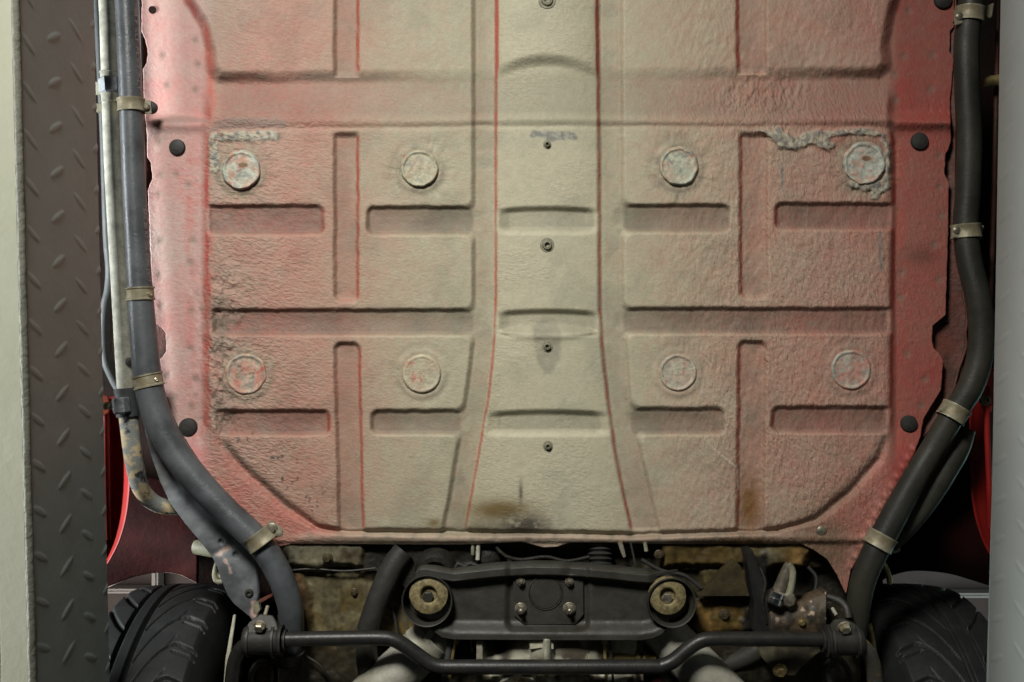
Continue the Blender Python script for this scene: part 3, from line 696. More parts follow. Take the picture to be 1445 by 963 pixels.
# round drain plugs under flaking underseal
for i, (cx, cy, r) in enumerate(PLUGS):
    R_ = np.linspace(0.02, 1.0, 26)[:, None]; A_ = np.linspace(0, 2 * np.pi, 72, endpoint=False)[None, :]
    rough_ = [1.0, 0.8, 0.9, 1.3, 0.9, 0.15, 0.45, 0.6][i]
    lob = 1 + 0.06 * rough_ * (fbm(np.cos(A_) * 3 + i * 9, np.sin(A_) * 3, 0.9, 200 + i) - 0.5) * 2
    rr = R_ * r * lob
    gx_ = cx + rr * np.cos(A_); gy_ = cy + rr * np.sin(A_)
    hh = (8.0 if i < 4 else 5.0) * ss(1.0, 0.86, R_) - 2.2 * ss(0.86, 0.72, R_) * (0.4 if rough_ < 0.3 else 1) + rough_ * 2.6 * (fbm(gx_, gy_, 12, 210 + i) - 0.5) * ss(1.0, 0.8, R_)
    base = pan_h(cx, cy)
    me, b_ = grid_mesh('drain_plug', Ua(gx_, gy_, base - hh / 1000.0 + 0.0012), closed_u=True)
    f1 = ss(0.30, 0.66, fbm(gx_, gy_, 10, 220 + i)); f2 = ss(0.56, 0.66, fbm(gx_, gy_, 8, 230 + i)); f3 = ss(0.60, 0.68, fbm(gx_, gy_, 13, 240 + i))
    pale = C3([(0.42, 0.43, 0.35), (0.40, 0.38, 0.27), (0.42, 0.43, 0.33), (0.44, 0.45, 0.38), (0.42, 0.32, 0.24), (0.41, 0.37, 0.26), (0.43, 0.40, 0.30), (0.42, 0.38, 0.31)][i])
    pink = C3([(0.42, 0.25, 0.18), (0.40, 0.33, 0.23), (0.41, 0.33, 0.24), (0.42, 0.29, 0.22), (0.45, 0.20, 0.15), (0.41, 0.33, 0.23), (0.41, 0.32, 0.24), (0.44, 0.22, 0.17)][i])
    c_ = lerp(pink, pale, f1[..., None]) + 0 * hh[..., None]
    c_ = lerp(c_, C3((0.24, 0.25, 0.215)), (0.7 * f2 * min(rough_ + 0.1, 1))[..., None])
    c_ = lerp(c_, PURE, (0.5 * ss(0.70, 0.78, fbm(gx_, gy_, 11, 250 + i)))[..., None])
    if i in (0, 3):
        c_ = lerp(c_, C3((0.16, 0.08, 0.03)), (0.9 * ss(6.5, 4, np.hypot((gx_ - cx - 3) / 1.3, (gy_ - cy + 7) / .7)))[..., None])
    set_color(me, c_)
    link_mesh('drain_plug', me, MT['plug'], pan)

# rubber bungs on the flanges, bare hole, tunnel studs
proto = None
for (cx, cy, r) in [(250.5, 208.5, 11.5), (266, 603, 13), (1297, 200, 12.5), (1282, 598, 12), (1330, 1, 13), ]:
    k = r / 1000
    pr = [(0, -0.004), (k * 1.0, -0.003), (k * 1.0, 0.0022), (k * 0.9, 0.0042), (k * 0.5, 0.0052), (k * 0.16, 0.0055), (0, 0.0054)]
    pos = U(cx, cy, pan_h(cx, cy))
    if proto is None:
        proto = lathe('rubber_bung', pan, MT['rubber'], pos, (0, 0, -1), pr, 36); proto_r = r
    else:
        o = proto.copy(); COL.objects.link(o); o.parent = pan; o.location = pos; o.scale = (r / proto_r,) * 3
lathe('bare_hole', pan, MT['shell'], U(215, 14, pan_h(215, 14) - 0.0012), (0, 0, -1), [(0, 0), (0.0046, 0.0), (0.0052, 0.0006), (0.0054, -0.001)], 28)
for cx, cy, r in ((772, 204, 5), (772, 346, 8.5), (772, 489, 6.5), (773, 629.5, 6), (772, 1, 10)):
    k = r / 1000; pos = U(cx, cy, pan_h(cx, cy))
    st = lathe('threaded_stud', pan, MT['cream_dirty'], pos, (0, 0, -1), [(k * 1.25, -0.001), (k * 1.15, 0.0012), (k * 0.85, 0.0016), (k * 0.72, 0.005), (k * 0.42, 0.0056), (k * 0.40, 0.001), (0, 0.0005)], 30)
lathe('rivet', pan, MT['bolt'], U(1159, 749, pan_h(1159, 749) - 0.001), (0, 0, -1), [(0.007, -0.001), (0.0068, 0.001), (0.004, 0.0028), (0, 0.0032)], 24)

# ------------------------------------------------------------------ dark shell standing in for shade above, sills, wings, wheel arches
def flat(name, pts, d, thick, m, parent=car, label=None):
    return prism(name, parent, m, pts, d, thick, label, bev=0)
flat('underbody_shell', [(-250, -160), (1700, -160), (1700, 700), (-250, 700)], 0.34, 0.004, MT['shell'])  # dark sheet added above so the gaps beside the pan read as shade
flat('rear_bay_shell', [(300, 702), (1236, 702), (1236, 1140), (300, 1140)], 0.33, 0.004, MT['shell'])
# inner sills beside the pan
gx_, gy_ = rows_grid(-70, 640, [(-70, 192), (450, 212), (560, 220), (640, 250)], [(-70, 225), (450, 246), (560, 250), (640, 285)], 10, 120)
sheet('inner_sill', car, MT['sill'], gx_, gy_, 2 * (fbm(gx_, gy_, 20, 300) - .5), 0.045, 0.02)
gx_, gy_ = rows_grid(-70, 700, [(-70, 1325), (430, 1310), (560, 1310), (640, 1270), (700, 1230)], [(-70, 1350), (330, 1348), (400, 1358), (440, 1366), (490, 1363), (560, 1352), (620, 1300), (700, 1245)], 14, 160)
u_ = np.linspace(0, 1, 14)[None, :]
sheet('inner_sill', car, MT['sill'], gx_, gy_, 8 * u_ ** 3 + 2 * (fbm(gx_, gy_, 20, 301) - .5), 0.030, 0.02)
tube('seam_lip', car, MT['sill'], [(1358, 410, 0.022), (1365, 445, 0.02), (1362, 470, 0.02), (1363, 490, 0.02), (1353, 520, 0.02), (1346, 548, 0.018)], 2.2, 8)
# front seat-well side strips in red seen past the hoses
def wing(name, edge, xo, d_edge, d_out, label, bulge=-0.015):
    E = catmull([Vector((a, b, 0)) for a, b in edge], 4)
    ex = np.array([p.x for p in E])[:, None]; ey = np.array([p.y for p in E])[:, None]
    v = np.linspace(0, 1, 26)[None, :]
    px_ = ex * (1 - v) + xo * v; py_ = ey + 0 * v
    dd = d_edge + (d_out - d_edge) * v ** 0.6 + bulge * np.sin(np.clip(v * 1.6, 0, 1) * np.pi)
    me, _ = grid_mesh(name, Ua(px_, py_, dd))
    o = link_mesh(name, me, MT['red'], car, label)
    so = o.modifiers.new('thickness', 'SOLIDIFY'); so.thickness = 0.0015
    return o
wing('rear_wing', [(176, 560), (183, 610), (184.5, 660), (183.5, 695), (179, 730), (170, 762), (158, 787), (146, 806)], 100, 0.03, 0.05, 'glossy red wing behind the flaking cream pipe', 0.06)
wing('rear_wing', [(1372, 520), (1369, 600), (1370, 660), (1372, 700), (1380, 740), (1392, 772), (1405, 792)], 1450, 0.03, 0.10, 'glossy red wing behind the looping black hose')
tube('sill_flange', car, MT['red'], [(149.5, 585, -0.02), (150, 650, -0.02), (151, 720, -0.01), (152, 760, 0.0)], 4.5, 12)
tube('sill_flange', car, MT['red'], [(1393, 545, -0.02), (1393, 610, -0.02), (1396, 690, -0.02), (1397, 745, -0.01)], 4.0, 12)
tube('sill_flange', car, MT['sill'], [(1410, -60, 0.03), (1404, 200, 0.03), (1400, 350, 0.03), (1395, 480, 0.03), (1394, 530, 0.03)], [1.5, 3.0, 3.5, 3.5, 3], 12)
# liners
def liner(x0, x1, top, bot, d0, slope):
    gx_, gy_ = cols_grid(x0, x1, top, bot, 60, 60)
    v = np.linspace(0, 1, 60)[:, None]
    Hh = slope * np.sin(v * np.pi * 0.75) * 60 + 0 * gx_
    return sheet('wheel_arch_liner', car, MT['liner'], gx_, gy_, Hh, d0, 0.006)
liner(60, 279, [(60, 640), (279, 690)], [(60, 880), (120, 845), (153, 828), (187, 814.5), (215, 808.5), (240, 808), (256, 811.5), (279, 823)], 0.30, 1.2)
liner(1240, 1500, [(1240, 700), (1500, 640)], [(1240, 822), (1258, 812), (1275, 807), (1293, 805), (1320, 806.5), (1347, 811), (1396, 826), (1500, 870)], 0.30, 1.2)
tube('arch_lip', car, mat('pale_pink_lip', (0.60, 0.42, 0.36), rough=0.5), [(150, 830, 0.30), (187, 814.5, 0.30), (215, 808.5, 0.30), (240, 808, 0.30), (256, 811.5, 0.30), (279, 823, 0.30)], 0.9, 8)
tube('arch_lip', car, MT['cream_dirty'], [(1258, 812, 0.30), (1275, 807, 0.30), (1293, 805, 0.30), (1320, 806.5, 0.30), (1347, 811, 0.30), (1396, 826, 0.30)], 0.8, 8)

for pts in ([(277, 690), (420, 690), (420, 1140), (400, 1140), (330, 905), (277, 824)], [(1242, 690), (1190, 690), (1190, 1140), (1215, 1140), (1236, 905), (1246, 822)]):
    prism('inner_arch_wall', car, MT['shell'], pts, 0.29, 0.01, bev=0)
# ------------------------------------------------------------------ tyres
def build_tyre(mirror):
    R, hwid = 0.312, 0.094
    nph = 1300
    ph = np.linspace(0, 2 * np.pi, nph, endpoint=False)[:, None]
    # cross-section: s from inner bead over the tread to the outer bead
    s = np.concatenate([np.linspace(-1.75, -1.14, 18), np.linspace(-1.12, 0.6, 96), np.linspace(0.63, 1.75, 34)])[None, :]
    a = np.abs(s)
    xx = np.where(a < 1, s * 0.074, np.sign(s) * (0.074 + 0.022 * np.sin(np.clip((a - 1) / 0.75, 0, 1) * np.pi * 0.62)))
    rr = np.where(a < 1, R - 0.0065 * a ** 2.6, R - 0.0065 - 0.105 * np.clip((a - 1) / 0.75, 0, 1) ** 1.35)
    rr = rr + 0 * ph; xx = xx + 0 * ph
    N_ = 33
    def gr(d, w_): return ss(w_, w_ * 0.45, np.abs(d))
    g = np.maximum(gr(s - 0.42, 0.055), gr(s - 0.10, 0.06)) + 0 * ph
    g = np.maximum(g, gr(s + 0.02 * 0, 0.0) * 0)
    def sweep(off, f, lo, hi, w_):
        p = (ph / (2 * np.pi) * N_ - f(s) + off); q = np.abs((p + 0.5) % 1 - 0.5)
        return ss(w_, w_ * 0.5, q) * ss(lo, lo + 0.04, s) * ss(hi, hi - 0.04, s)
    fin = lambda s_: 1.55 * (1 - (1 - np.clip(-s_ / 0.72, 0, 1)) ** 2) - 0.5 * np.clip(-s_ - 0.72, 0, 1)
    g = np.maximum(g, sweep(0.0, fin, -1.12, 0.02, 0.065))
    g = np.maximum(g, 0.75 * sweep(0.42, lambda s_: 0.4 * s_, -1.12, -0.62, 0.04))
    g = np.maximum(g, 0.7 * sweep(0.42, lambda s_: -3.2 * (s_ + 0.55), -0.64, -0.46, 0.04))
    g = np.maximum(g, sweep(0.3, lambda s_: 1.3 * s_ ** 2, 0.46, 1.12, 0.10))
    rr = rr - 0.0075 * g
    rr = rr - 0.0012 * np.exp(-((a - 1.16) / 0.012) ** 2) + 0.0008 * np.exp(-((a - 1.3) / 0.03) ** 2)
    V = np.stack([xx * (-1 if mirror else 1) * -1, -rr * np.sin(ph), -rr * np.cos(ph)], -1)
    # close around phi
    V = np.concatenate([V, V[:1]], 0)
    return grid_mesh('tyre', V)[0]
def wheel(cx, mirror, label):
    me = build_tyre(mirror)
    pos = Vector((cx, 0.705, ZC + 1.63))
    o = link_mesh('tyre', me, MT['tyre'], car, label, True, pos)
    rim = lathe('rim', o, MT['alloy'], pos, (1, 0, 0), [(0.206, -0.080), (0.203, -0.076), (0.185, -0.06), (0.18, 0.05), (0.203, 0.074), (0.207, 0.08)], 60)
    lathe('hub', o, MT['black_steel'], pos, (1, 0, 0), [(0, 0.05), (0.06, 0.05), (0.14, 0.03), (0.182, 0.02), (0.182, 0.0), (0.06, -0.03), (0, -0.03)], 40)
    return o
wheel(-0.533, False, 'tyre lit dark grey with its tread showing, below the flaking cream pipe')
wheel(0.633, True, 'tyre in deep shade with a blue green glint on its shoulder')

# ------------------------------------------------------------------ left side: pipes and hoses
tube('oil_pipe', car, MT['pipe_grey'], [(133, -60, 0.02), (139, 0, 0.02), (144, 100, 0.02), (149, 200, 0.02), (154, 330, 0.02), (158, 380, 0.015), (156, 412, 0.01), (150, 440, 0.005), (150, 500, 0.005), (160, 530, 0.01), (172, 552, 0.015)],
     [7.5, 7.5, 7.5, 7.5, 7.5, 8, 8.5, 9, 9, 8.5, 8.5], 20)
op = tube('oil_pipe', car, MT['pipe'], [(146, -60, -0.02), (151.5, 0, -0.02), (155, 100, -0.02), (158, 200, -0.02), (163, 300, -0.02), (169, 400, -0.02), (173.5, 480, -0.02), (178, 556, -0.02)], 12, 28)
tube('oil_pipe', car, MT['pipe_tan'], [(180.5, 580, -0.02), (184, 610, -0.02), (189, 650, -0.02), (197, 685, -0.005), (210, 704, 0.015), (232, 715, 0.03), (275, 718, 0.045)], [13.5, 13, 12.5, 12, 12, 11, 10], 26, lump=0.05, label='pipe in flaking cream paint, bent below the fitting')
# couplings
band('sleeve', op, MT['pipe'], (155.6, 102, -0.02), (156, 113, -0.02), 11.5, 2.2, 0.8)
nt = lathe('union_nut', op, MT['nut'], U(155, 110, -0.022), U(157, 133, -0.022) - U(155, 110, -0.022), [(0.0, 0), (0.0135, 0), (0.0158, 0.002), (0.0158, 0.020), (0.0135, 0.0225), (0.0, 0.0225)], 6, ref=(1, 0.0, 0.4), sharp=25)
band('sleeve', op, MT['pipe'], (157, 133, -0.02), (157.6, 145, -0.02), 12.0, 1.8, 0.5)
band('sleeve', op, MT['pipe_grey'], (177, 548, -0.022), (180.5, 588, -0.022), 12.5, 3.2, 0.3)
lathe('union_nut', op, MT['nut'], U(170, 561, -0.040), U(172.3, 585, -0.040) - U(170, 561, -0.040), [(0.0, 0), (0.0095, 0), (0.0115, 0.002), (0.0115, 0.020), (0.0095, 0.0225), (0.0, 0.0225)], 6, ref=(1, 0, 0.2), sharp=25)
tube('stub', op, MT['cream_dirty'], [(152, 573, -0.03), (166, 572, -0.03)], 6, 16)
lathe('spot', op, MT['rubber'], U(182, 510, -0.0313), (0.15, 0, -1), [(0.0055, 0), (0.004, 0.0008), (0, 0.001)], 20)
prism('bracket', op, mat('orange_red_bracket', (0.55, 0.10, 0.05), rough=0.5), [(144, 557), (152, 559), (155, 570), (154, 582), (146, 588), (143, 588)], -0.035, 0.003)
lathe('bolt', op, MT['bright_bolt'], U(149, 573, -0.036), (0.3, 0, -1), [(0.0055, 0), (0.0055, 0.003), (0.003, 0.004), (0.0028, 0.001), (0, 0.001)], 20)
prism('bracket', op, MT['cream'], [(133, 115), (143, 117), (143, 133), (134, 134)], 0.0, 0.004)
prism('bracket', op, MT['cream_dirty'], [(134, 146), (150, 146), (150, 158), (136, 159)], 0.005, 0.004)

HP = [(174, -60, -0.03), (178, 0, -0.03), (181, 60, -0.03), (185, 150, -0.03), (188.5, 250, -0.03), (193.5, 340, -0.03), (198, 415, -0.03), (203, 480, -0.03), (209, 537, -0.03), (220, 585, -0.03), (240, 628, -0.03), (272, 672, -0.03),
      (315, 718, -0.03), (352, 752, -0.03), (378, 782, -0.03), (398, 820, -0.028), (409, 855, -0.02), (412, 885, -0.01), (410, 910, 0.0), (404, 930, 0.01)]
hose = tube('oil_hose', car, MT['hose'], HP, [15.6, 15.6, 15.6, 15.8, 16, 16, 16.2, 16.5, 17, 18, 19, 20, 20.5, 20.5, 19.5, 19, 18.5, 18, 17.5, 17], 36, label='grey rubber hose beside the bare metal pipe')
tube('fuel_line', car, MT['pipe_grey'], [(193, -60, 0.03), (197, 0, 0.03), (199.5, 60, 0.03), (200.5, 110, 0.03), (201, 150, 0.03)], 2.0, 10)
band('hose_end', hose, MT['rubber'], (409, 914, 0.0), (403, 932, 0.008), 16.5, 3, 1.5)
# clamps on the hose
c1 = band('hose_clamp', hose, MT['clamp'], (184.5, 140, -0.03), (185.5, 158, -0.03), 16.2, 2.2, 0.8)
t_ = prism('tab', c1, MT['clamp'], [(196, 142), (212, 141.5), (213.5, 160), (198, 161)], -0.028, 0.003); t_.matrix_parent_inverse = Matrix.Translation(-c1.location)
b_ = lathe('screw', c1, MT['bolt'], U(207, 151, -0.030), (0, 0, -1), [(0.0045, -0.002), (0.0045, 0.0022), (0.003, 0.0036), (0, 0.0036)], 18)
lathe('rubber_washer', c1, MT['rubber'], U(213, 152, -0.018), (0, 0, -1), [(0.0085, -0.004), (0.0085, 0.002), (0.006, 0.004), (0, 0.004)], 20)
c2 = band('hose_clamp', hose, MT['clamp'], (197.4, 406, -0.03), (198.6, 424, -0.03), 16.6, 2.0, 1.3)
lathe('screw', c2, MT['bright_bolt'], U(211, 415, -0.0405), (0.7, 0, -0.7), [(0.0035, -0.002), (0.0035, 0.0022), (0.0015, 0.003), (0, 0.002)], 6)
c3 = band('hose_clamp', hose, MT['clamp'], (207.2, 529, -0.03), (211.3, 546.5, -0.03), 18.3, 2.0, 1.3)
lathe('screw', c3, MT['bright_bolt'], U(220, 536, -0.042), (0.5, 0, -0.8), [(0.003, -0.002), (0.003, 0.0022), (0.0015, 0.003), (0, 0.002)], 6)
c4 = band('hose_clamp', hose, MT['clamp'], (361, 752, -0.033), (373, 768.5, -0.033), 20.2, 2.0, 1.0)
t_ = prism('tab', c4, MT['clamp'], [(372, 744), (383, 734), (398, 746), (398, 756), (388, 760)], -0.034, 0.003); t_.matrix_parent_inverse = Matrix.Translation(-c4.location)
hexbolt('bolt', c4, MT['bolt'], U(383, 747, -0.036), (0, 0, -1), 0.0062, 0.005, 0.0085)
lathe('rivet', c4, MT['cream_dirty'], U(394, 753, -0.036), (0, 0, -1), [(0.0052, -0.001), (0.005, 0.0015), (0.003, 0.003), (0, 0.0033)], 20)
for o in c1.children, c2.children, c3.children, c4.children:
    for q in o:
        q.matrix_parent_inverse = Matrix.Translation(-Vector(q.parent.location))
# worn print along the hose
def hose_print(txt, p0, p1, off, d, size):
    cu = bpy.data.curves.new('hose_print', 'FONT'); cu.body = txt; cu.size = size; cu.extrude = 0.0001
    tmp = bpy.data.objects.new('tmp', cu); COL.objects.link(tmp)
    dg = bpy.context.evaluated_depsgraph_get(); me = bpy.data.meshes.new_from_object(tmp.evaluated_get(dg))
    bpy.data.objects.remove(tmp)
    a, b = U(p0[0] + off, p0[1], d), U(p1[0] + off, p1[1], d)
    xd = (b - a).normalized(); nrm = Vector((0.72, 0, -0.70)); nrm = (nrm - xd * nrm.dot(xd)).normalized(); yd = nrm.cross(xd)
    wmax = max(v.co.x for v in me.vertices); k = (b - a).length / wmax
    Mx = Matrix((xd * k, yd, nrm)).transposed().to_4x4(); Mx.translation = a
    me.transform(Mx)
    link_mesh('hose_print', me, MT['print'], hose, None, False)
hose_print('M8 F ELF M V7 ALT', (178.3, 4), (183.4, 128), 10.9, -0.0412, 0.0062)
hose_print('SAE 20 R7 OIL DIN 1977', (191.3, 294), (197.3, 398), 11.2, -0.0415, 0.0055)

# grey chassis leg below the hose, its cover, hook and cable
gx_, gy_ = rows_grid(560, 878, [(560, 205), (600, 203), (640, 212), (680, 226), (710, 240), (740, 262), (765, 283), (785, 299), (800, 306), (820, 313), (840, 321), (852, 330), (870, 352), (878, 358)],
                     [(560, 225), (600, 245), (640, 268), (690, 312), (740, 352), (760, 358), (790, 360), (815, 362), (840, 363), (860, 361), (878, 361)], 70, 200)
Hh = 5 * np.sin(np.clip((gx_ - 200) / 160, 0, 1) * 3) + 3 * (fbm(gx_, gy_, 40, 310) - .5) - 3 * np.exp(-(seg_d(gx_, gy_, 302, 782, 325, 772) / 6) ** 2) - 5 * ss(6, 2, np.hypot(gx_ - 333, gy_ - 783)) - 5 * ss(5, 2, np.hypot(gx_ - 312, gy_ - 765)) - 2 * np.exp(-(seg_d(gx_, gy_, 275, 690, 345, 765) / 5) ** 2)
cc = lerp(C3((0.16, 0.17, 0.175)), C3((0.09, 0.094, 0.10)), ss(0.35, 0.65, fbm(gx_, gy_, 50, 311))[..., None])
cc = lerp(cc, C3((0.17, 0.175, 0.14)), (0.5 * ss(0.5, 0.7, fbm(gx_, gy_, 30, 312)) * ss(720, 660, gy_))[..., None])
wp = ss(5, 1, np.minimum(seg_d(gx_, gy_, 306, 784, 322, 772), seg_d(gx_, gy_, 319, 792, 327, 808)) + 16 * (fbm(gx_, gy_, 9, 313) - 0.42))
cc = lerp(cc, C3((0.48, 0.36, 0.31)), (0.9 * wp)[..., None])
wp2 = ss(6, 1, seg_d(gx_, gy_, 358, 868, 358, 852) + 5 * (fbm(gx_, gy_, 7, 314) - .5))
cc = lerp(cc, C3((0.5, 0.33, 0.28)), (0.9 * wp2)[..., None])
leg = sheet('chassis_leg', car, MT['greasy'], gx_, gy_, Hh, 0.0, 0.02, cc, 'dark grey chassis leg with a worn pinkish patch')
lathe('stud', leg, MT['cross'], U(352, 837, 0.0), (0, 0, -1), [(0.0065, -0.003), (0.006, 0.003), (0.0042, 0.005), (0.0026, 0.005), (0.0024, 0.001), (0, 0.001)], 22)
tube('end_cover', leg, MT['cream_dirty'], [(276, 772, 0.05), (305, 775, 0.04)], [10, 11, 12, 12], 24)
tube('hook', leg, MT['cream_dirty'], [(309, 785, 0.03), (304, 803, 0.03), (303, 815, 0.03), (307, 821, 0.03), (318, 820, 0.03)], 3.6, 14)
tube('hook_boss', leg, MT['cream_dirty'], [(310, 812, 0.035), (326, 812, 0.03)], 6.5, 16)
prism('strap', leg, MT['cream'], [(329, 868), (333, 868), (324, 930), (320, 985), (314, 985), (318, 930)], 0.04, 0.003)

# ------------------------------------------------------------------ right side hose
RP = [(1376, -60, -0.03), (1371, 0, -0.03), (1364, 60, -0.03), (1365, 130, -0.03), (1368, 200, -0.03), (1366, 270, -0.03), (1362.5, 320, -0.03), (1368, 370, -0.035), (1378, 410, -0.04), (1384.5, 455, -0.04), (1383, 500, -0.04), (1370, 545, -0.04), (1345, 585, -0.035), (1318, 630, -0.03),
      (1288, 680, -0.03), (1258, 735, -0.03), (1232, 785, -0.03), (1218, 820, -0.025), (1212, 850, -0.02), (1208, 885, -0.01), (1206, 905, 0.0)]
rh = tube('oil_hose', car, MT['hose_dark'], RP, [17, 17, 17, 17, 17, 17, 17, 17, 17, 17, 17.5, 17.5, 17.5, 17, 16.5, 17, 18, 18, 17.5, 16.5, 16], 36, label='dusty black hose that loops outward and back')
tube('brake_hose', car, MT['hose_dark'], [(1362, 605, -0.01), (1352, 632, -0.01), (1330, 668, -0.01), (1303, 712, -0.01), (1275, 752, -0.01), (1258, 772, -0.005)], [14, 17, 18, 16, 13, 8], 24)
def tab_clamp(p0, p1, r, pts, bolt, m=MT['clamp']):
    c = band('hose_clamp', rh, m, p0, p1, r, 2.0, 0.9)
    if pts: prism('tab', c, m, pts, p0[2] - 0.012, 0.003)
    if bolt: lathe('screw', c, MT['bolt'], U(bolt[0], bolt[1], p0[2] - 0.0125), (0, 0, -1), [(0.005, -0.002), (0.005, 0.0012), (0.003, 0.0026), (0, 0.003)], 18)
    for q in c.children: q.matrix_parent_inverse = Matrix.Translation(-Vector(c.location))
    return c
tab_clamp((1369.5, 12, -0.03), (1367, 32, -0.03), 18, [(1346, 14), (1358, 12), (1359, 33), (1348, 36)], (1354, 23))
tab_clamp((1362.6, 317, -0.03), (1363.6, 336, -0.03), 18, [(1344, 317.5), (1356, 317), (1356, 336), (1344, 335)], (1350, 325))
prism('tab', rh, MT['clamp'], [(1376, 318), (1389, 318.5), (1385, 338), (1376, 337)], -0.03, 0.003)
prism('tab', rh, MT['clamp'], [(1380, 12), (1403, 4), (1400, 24), (1384, 32)], -0.02, 0.003)
tab_clamp((1351, 574, -0.036), (1340, 592, -0.036), 18, [(1325, 578), (1336, 571), (1364, 584), (1358, 600), (1346, 594)], (1345, 584))
tab_clamp((1247, 754, -0.032), (1237, 772, -0.032), 18.5, None, None, MT['clamp'])
prism('bracket', rh, MT['cream_dirty'], [(1262, 760), (1268, 767), (1272, 778), (1262, 782), (1252, 778)], 0.0, 0.01)
tube('hook', rh, MT['brass'], [(1243, 790, 0.02), (1252, 806, 0.02), (1256, 824, 0.02)], 4.0, 12)
prism('bracket', rh, mat('red_bracket', (0.45, 0.06, 0.05), rough=0.5), [(1384, 556), (1396, 545), (1400, 560), (1400, 582), (1386, 577)], -0.02, 0.003)
lathe('bolt', rh, MT['bolt'], U(1389.5, 565, -0.022), (-0.2, 0, -1), [(0.0075, -0.002), (0.0075, 0.002), (0.005, 0.004), (0.0045, 0.001), (0, 0.001)], 22)
tube('breather', rh, MT['brass'], [(1386, 117, 0.01), (1394, 115, 0.01), (1410, 113, 0.01)], [6, 7, 8], 16)

# ------------------------------------------------------------------ rear bay: bulkhead sheet with stains
gx_, gy_ = cols_grid(392, 1215, [(392, 757), (1215, 757)], [(392, 1230), (1215, 1230)], 520, 300)
BG_ = C3((0.16, 0.135, 0.070)); BL = C3((0.018, 0.016, 0.012)); BR = C3((0.10, 0.055, 0.022)); YE = C3((0.13, 0.085, 0.022)); BE = C3((0.22, 0.20, 0.13))
X_, Y_ = gx_ + 26 * (fbm(gx_, gy_, 40, 401) - .5), gy_ + 20 * (fbm(gx_, gy_, 40, 402) - .5)
def reg(x0, x1, y0, y1, s=7, r=5): return ss(s, -s, box_sdf(X_, Y_, x0, x1, y0, y1, r))
def blob(cx, cy, sx, sy): return np.exp(-((X_ - cx) / sx) ** 2 - ((Y_ - cy) / sy) ** 2)
c = C3((0.040, 0.033, 0.019)) + 0 * gx_[..., None]; Hb = -34.0 + 0 * gx_
def put(mask, cl, a=1.0, h=None, hm=None):
    global c, Hb
    c = lerp(c, C3(cl), np.clip(a * mask, 0, 1)[..., None])
    if h is not None: Hb = lerp(Hb, h, np.clip(hm if hm is not None else mask, 0, 1))
put(reg(398, 522, 760, 801), BE * 0.85, 0.95, -9)
put(reg(428, 532, 806, 893), BG_, 0.95, -30)
put(reg(400, 436, 800, 900), BR, 0.9, -22)
put(blob(470, 850, 60, 60) * ss(.45, .65, fbm(gx_, gy_, 18, 403)), YE, 0.7)
put(blob(500, 783, 25, 14), (0.06, 0.035, 0.01), 0.8)
put(reg(518, 700, 757, 812), BL, 0.95, -20)
put(reg(555, 600, 800, 850, 12), BL, 0.95, -14)
put(reg(532, 598, 846, 900, 10, 14), BG_ * 0.95, 0.9, -22)
put(blob(575, 885, 30, 16) * ss(.4, .6, fbm(gx_, gy_, 9, 404)), (0.23, 0.14, 0.03), 0.9)
put(reg(524, 562, 912, 938, 5, 8), (0.20, 0.10, 0.05), 0.8, -40)
put(reg(935, 1140, 757, 800), YE * 0.9, 0.9, -11)
put(blob(1080, 785, 22, 13), BE * 0.8, 0.9, -7); put(blob(1125, 783, 16, 16), (0.26, 0.15, 0.05), 0.9)
put(reg(990, 1060, 800, 893, 8, 10), (0.13, 0.10, 0.035), 0.9, -24)
put(reg(970, 1052, 845, 893, 8, 10), YE, 0.85, -18)
put(blob(1000, 880, 40, 25) * ss(.4, .6, fbm(gx_, gy_, 10, 405)), (0.25, 0.14, 0.04), 0.8)
put(reg(1050, 1086, 780, 893, 6, 6), (0.010, 0.010, 0.009), 0.95, -12)
put(reg(1086, 1200, 800, 850, 5, 6), (0.022, 0.017, 0.012), 0.9, -50)
strk = ss(.45, .75, fbm(gx_, gy_ * 0.25, 9, 410)) * 0.35
c = c * (1 - strk)[..., None] * (0.38 + 0.55 * fbm(gx_, gy_, 26, 406, 5) + 0.22 * ss(.3, .75, fbm(gx_, gy_, 7, 409)))[..., None]
Hb = Hb + 8 * (fbm(gx_, gy_, 34, 407) - 0.5) + 2 * (fbm(gx_, gy_, 10, 408) - 0.5)
bulk = sheet('rear_bulkhead', car, MT['greasy'], gx_, gy_, Hb, 0.0, 0.02, c, 'oily rear bulkhead with rust and grease')
# heater pipes and cones
tube('heater_pipe', car, MT['rubber'], [(570, 778, 0.0), (556, 796, -0.005), (545, 818, -0.01), (530, 855, -0.015), (518, 890, -0.015)], [16, 16, 15.5, 15], 26)
tube('heater_pipe', car, MT['cross'], [(517, 905, 0.0), (518, 930, 0.005), (526, 970, 0.01)], [15, 16, 17], 24)
prism('gusset', car, MT['oil_black'], [(548, 790, 0.004), (600, 780, 0.004), (625, 776, 0.004), (630, 800, 0.004), (585, 840, 0.004), (560, 822, 0.004)], 0.004, 0.02)
prism('gusset', car, mat('oily_brown_plate', (0.055, 0.043, 0.018), (0.028, 0.020, 0.010), rough=0.5, scale=40, bump=0.001), [(985, 842), (1036, 790), (1046, 800), (1058, 842)], -0.005, 0.02)
prism('gusset', car, MT['black_steel'], [(1052, 778), (1062, 776), (1070, 800), (1086, 842), (1090, 893), (1064, 893), (1064, 850)], -0.02, 0.03)
lathe('boot', car, MT['oil_black'], U(688, 786, 0.03), (0, 0, -1), [(0.022, -0.02), (0.022, 0.0), (0.018, 0.010), (0.009, 0.015), (0, 0.016)], 28)
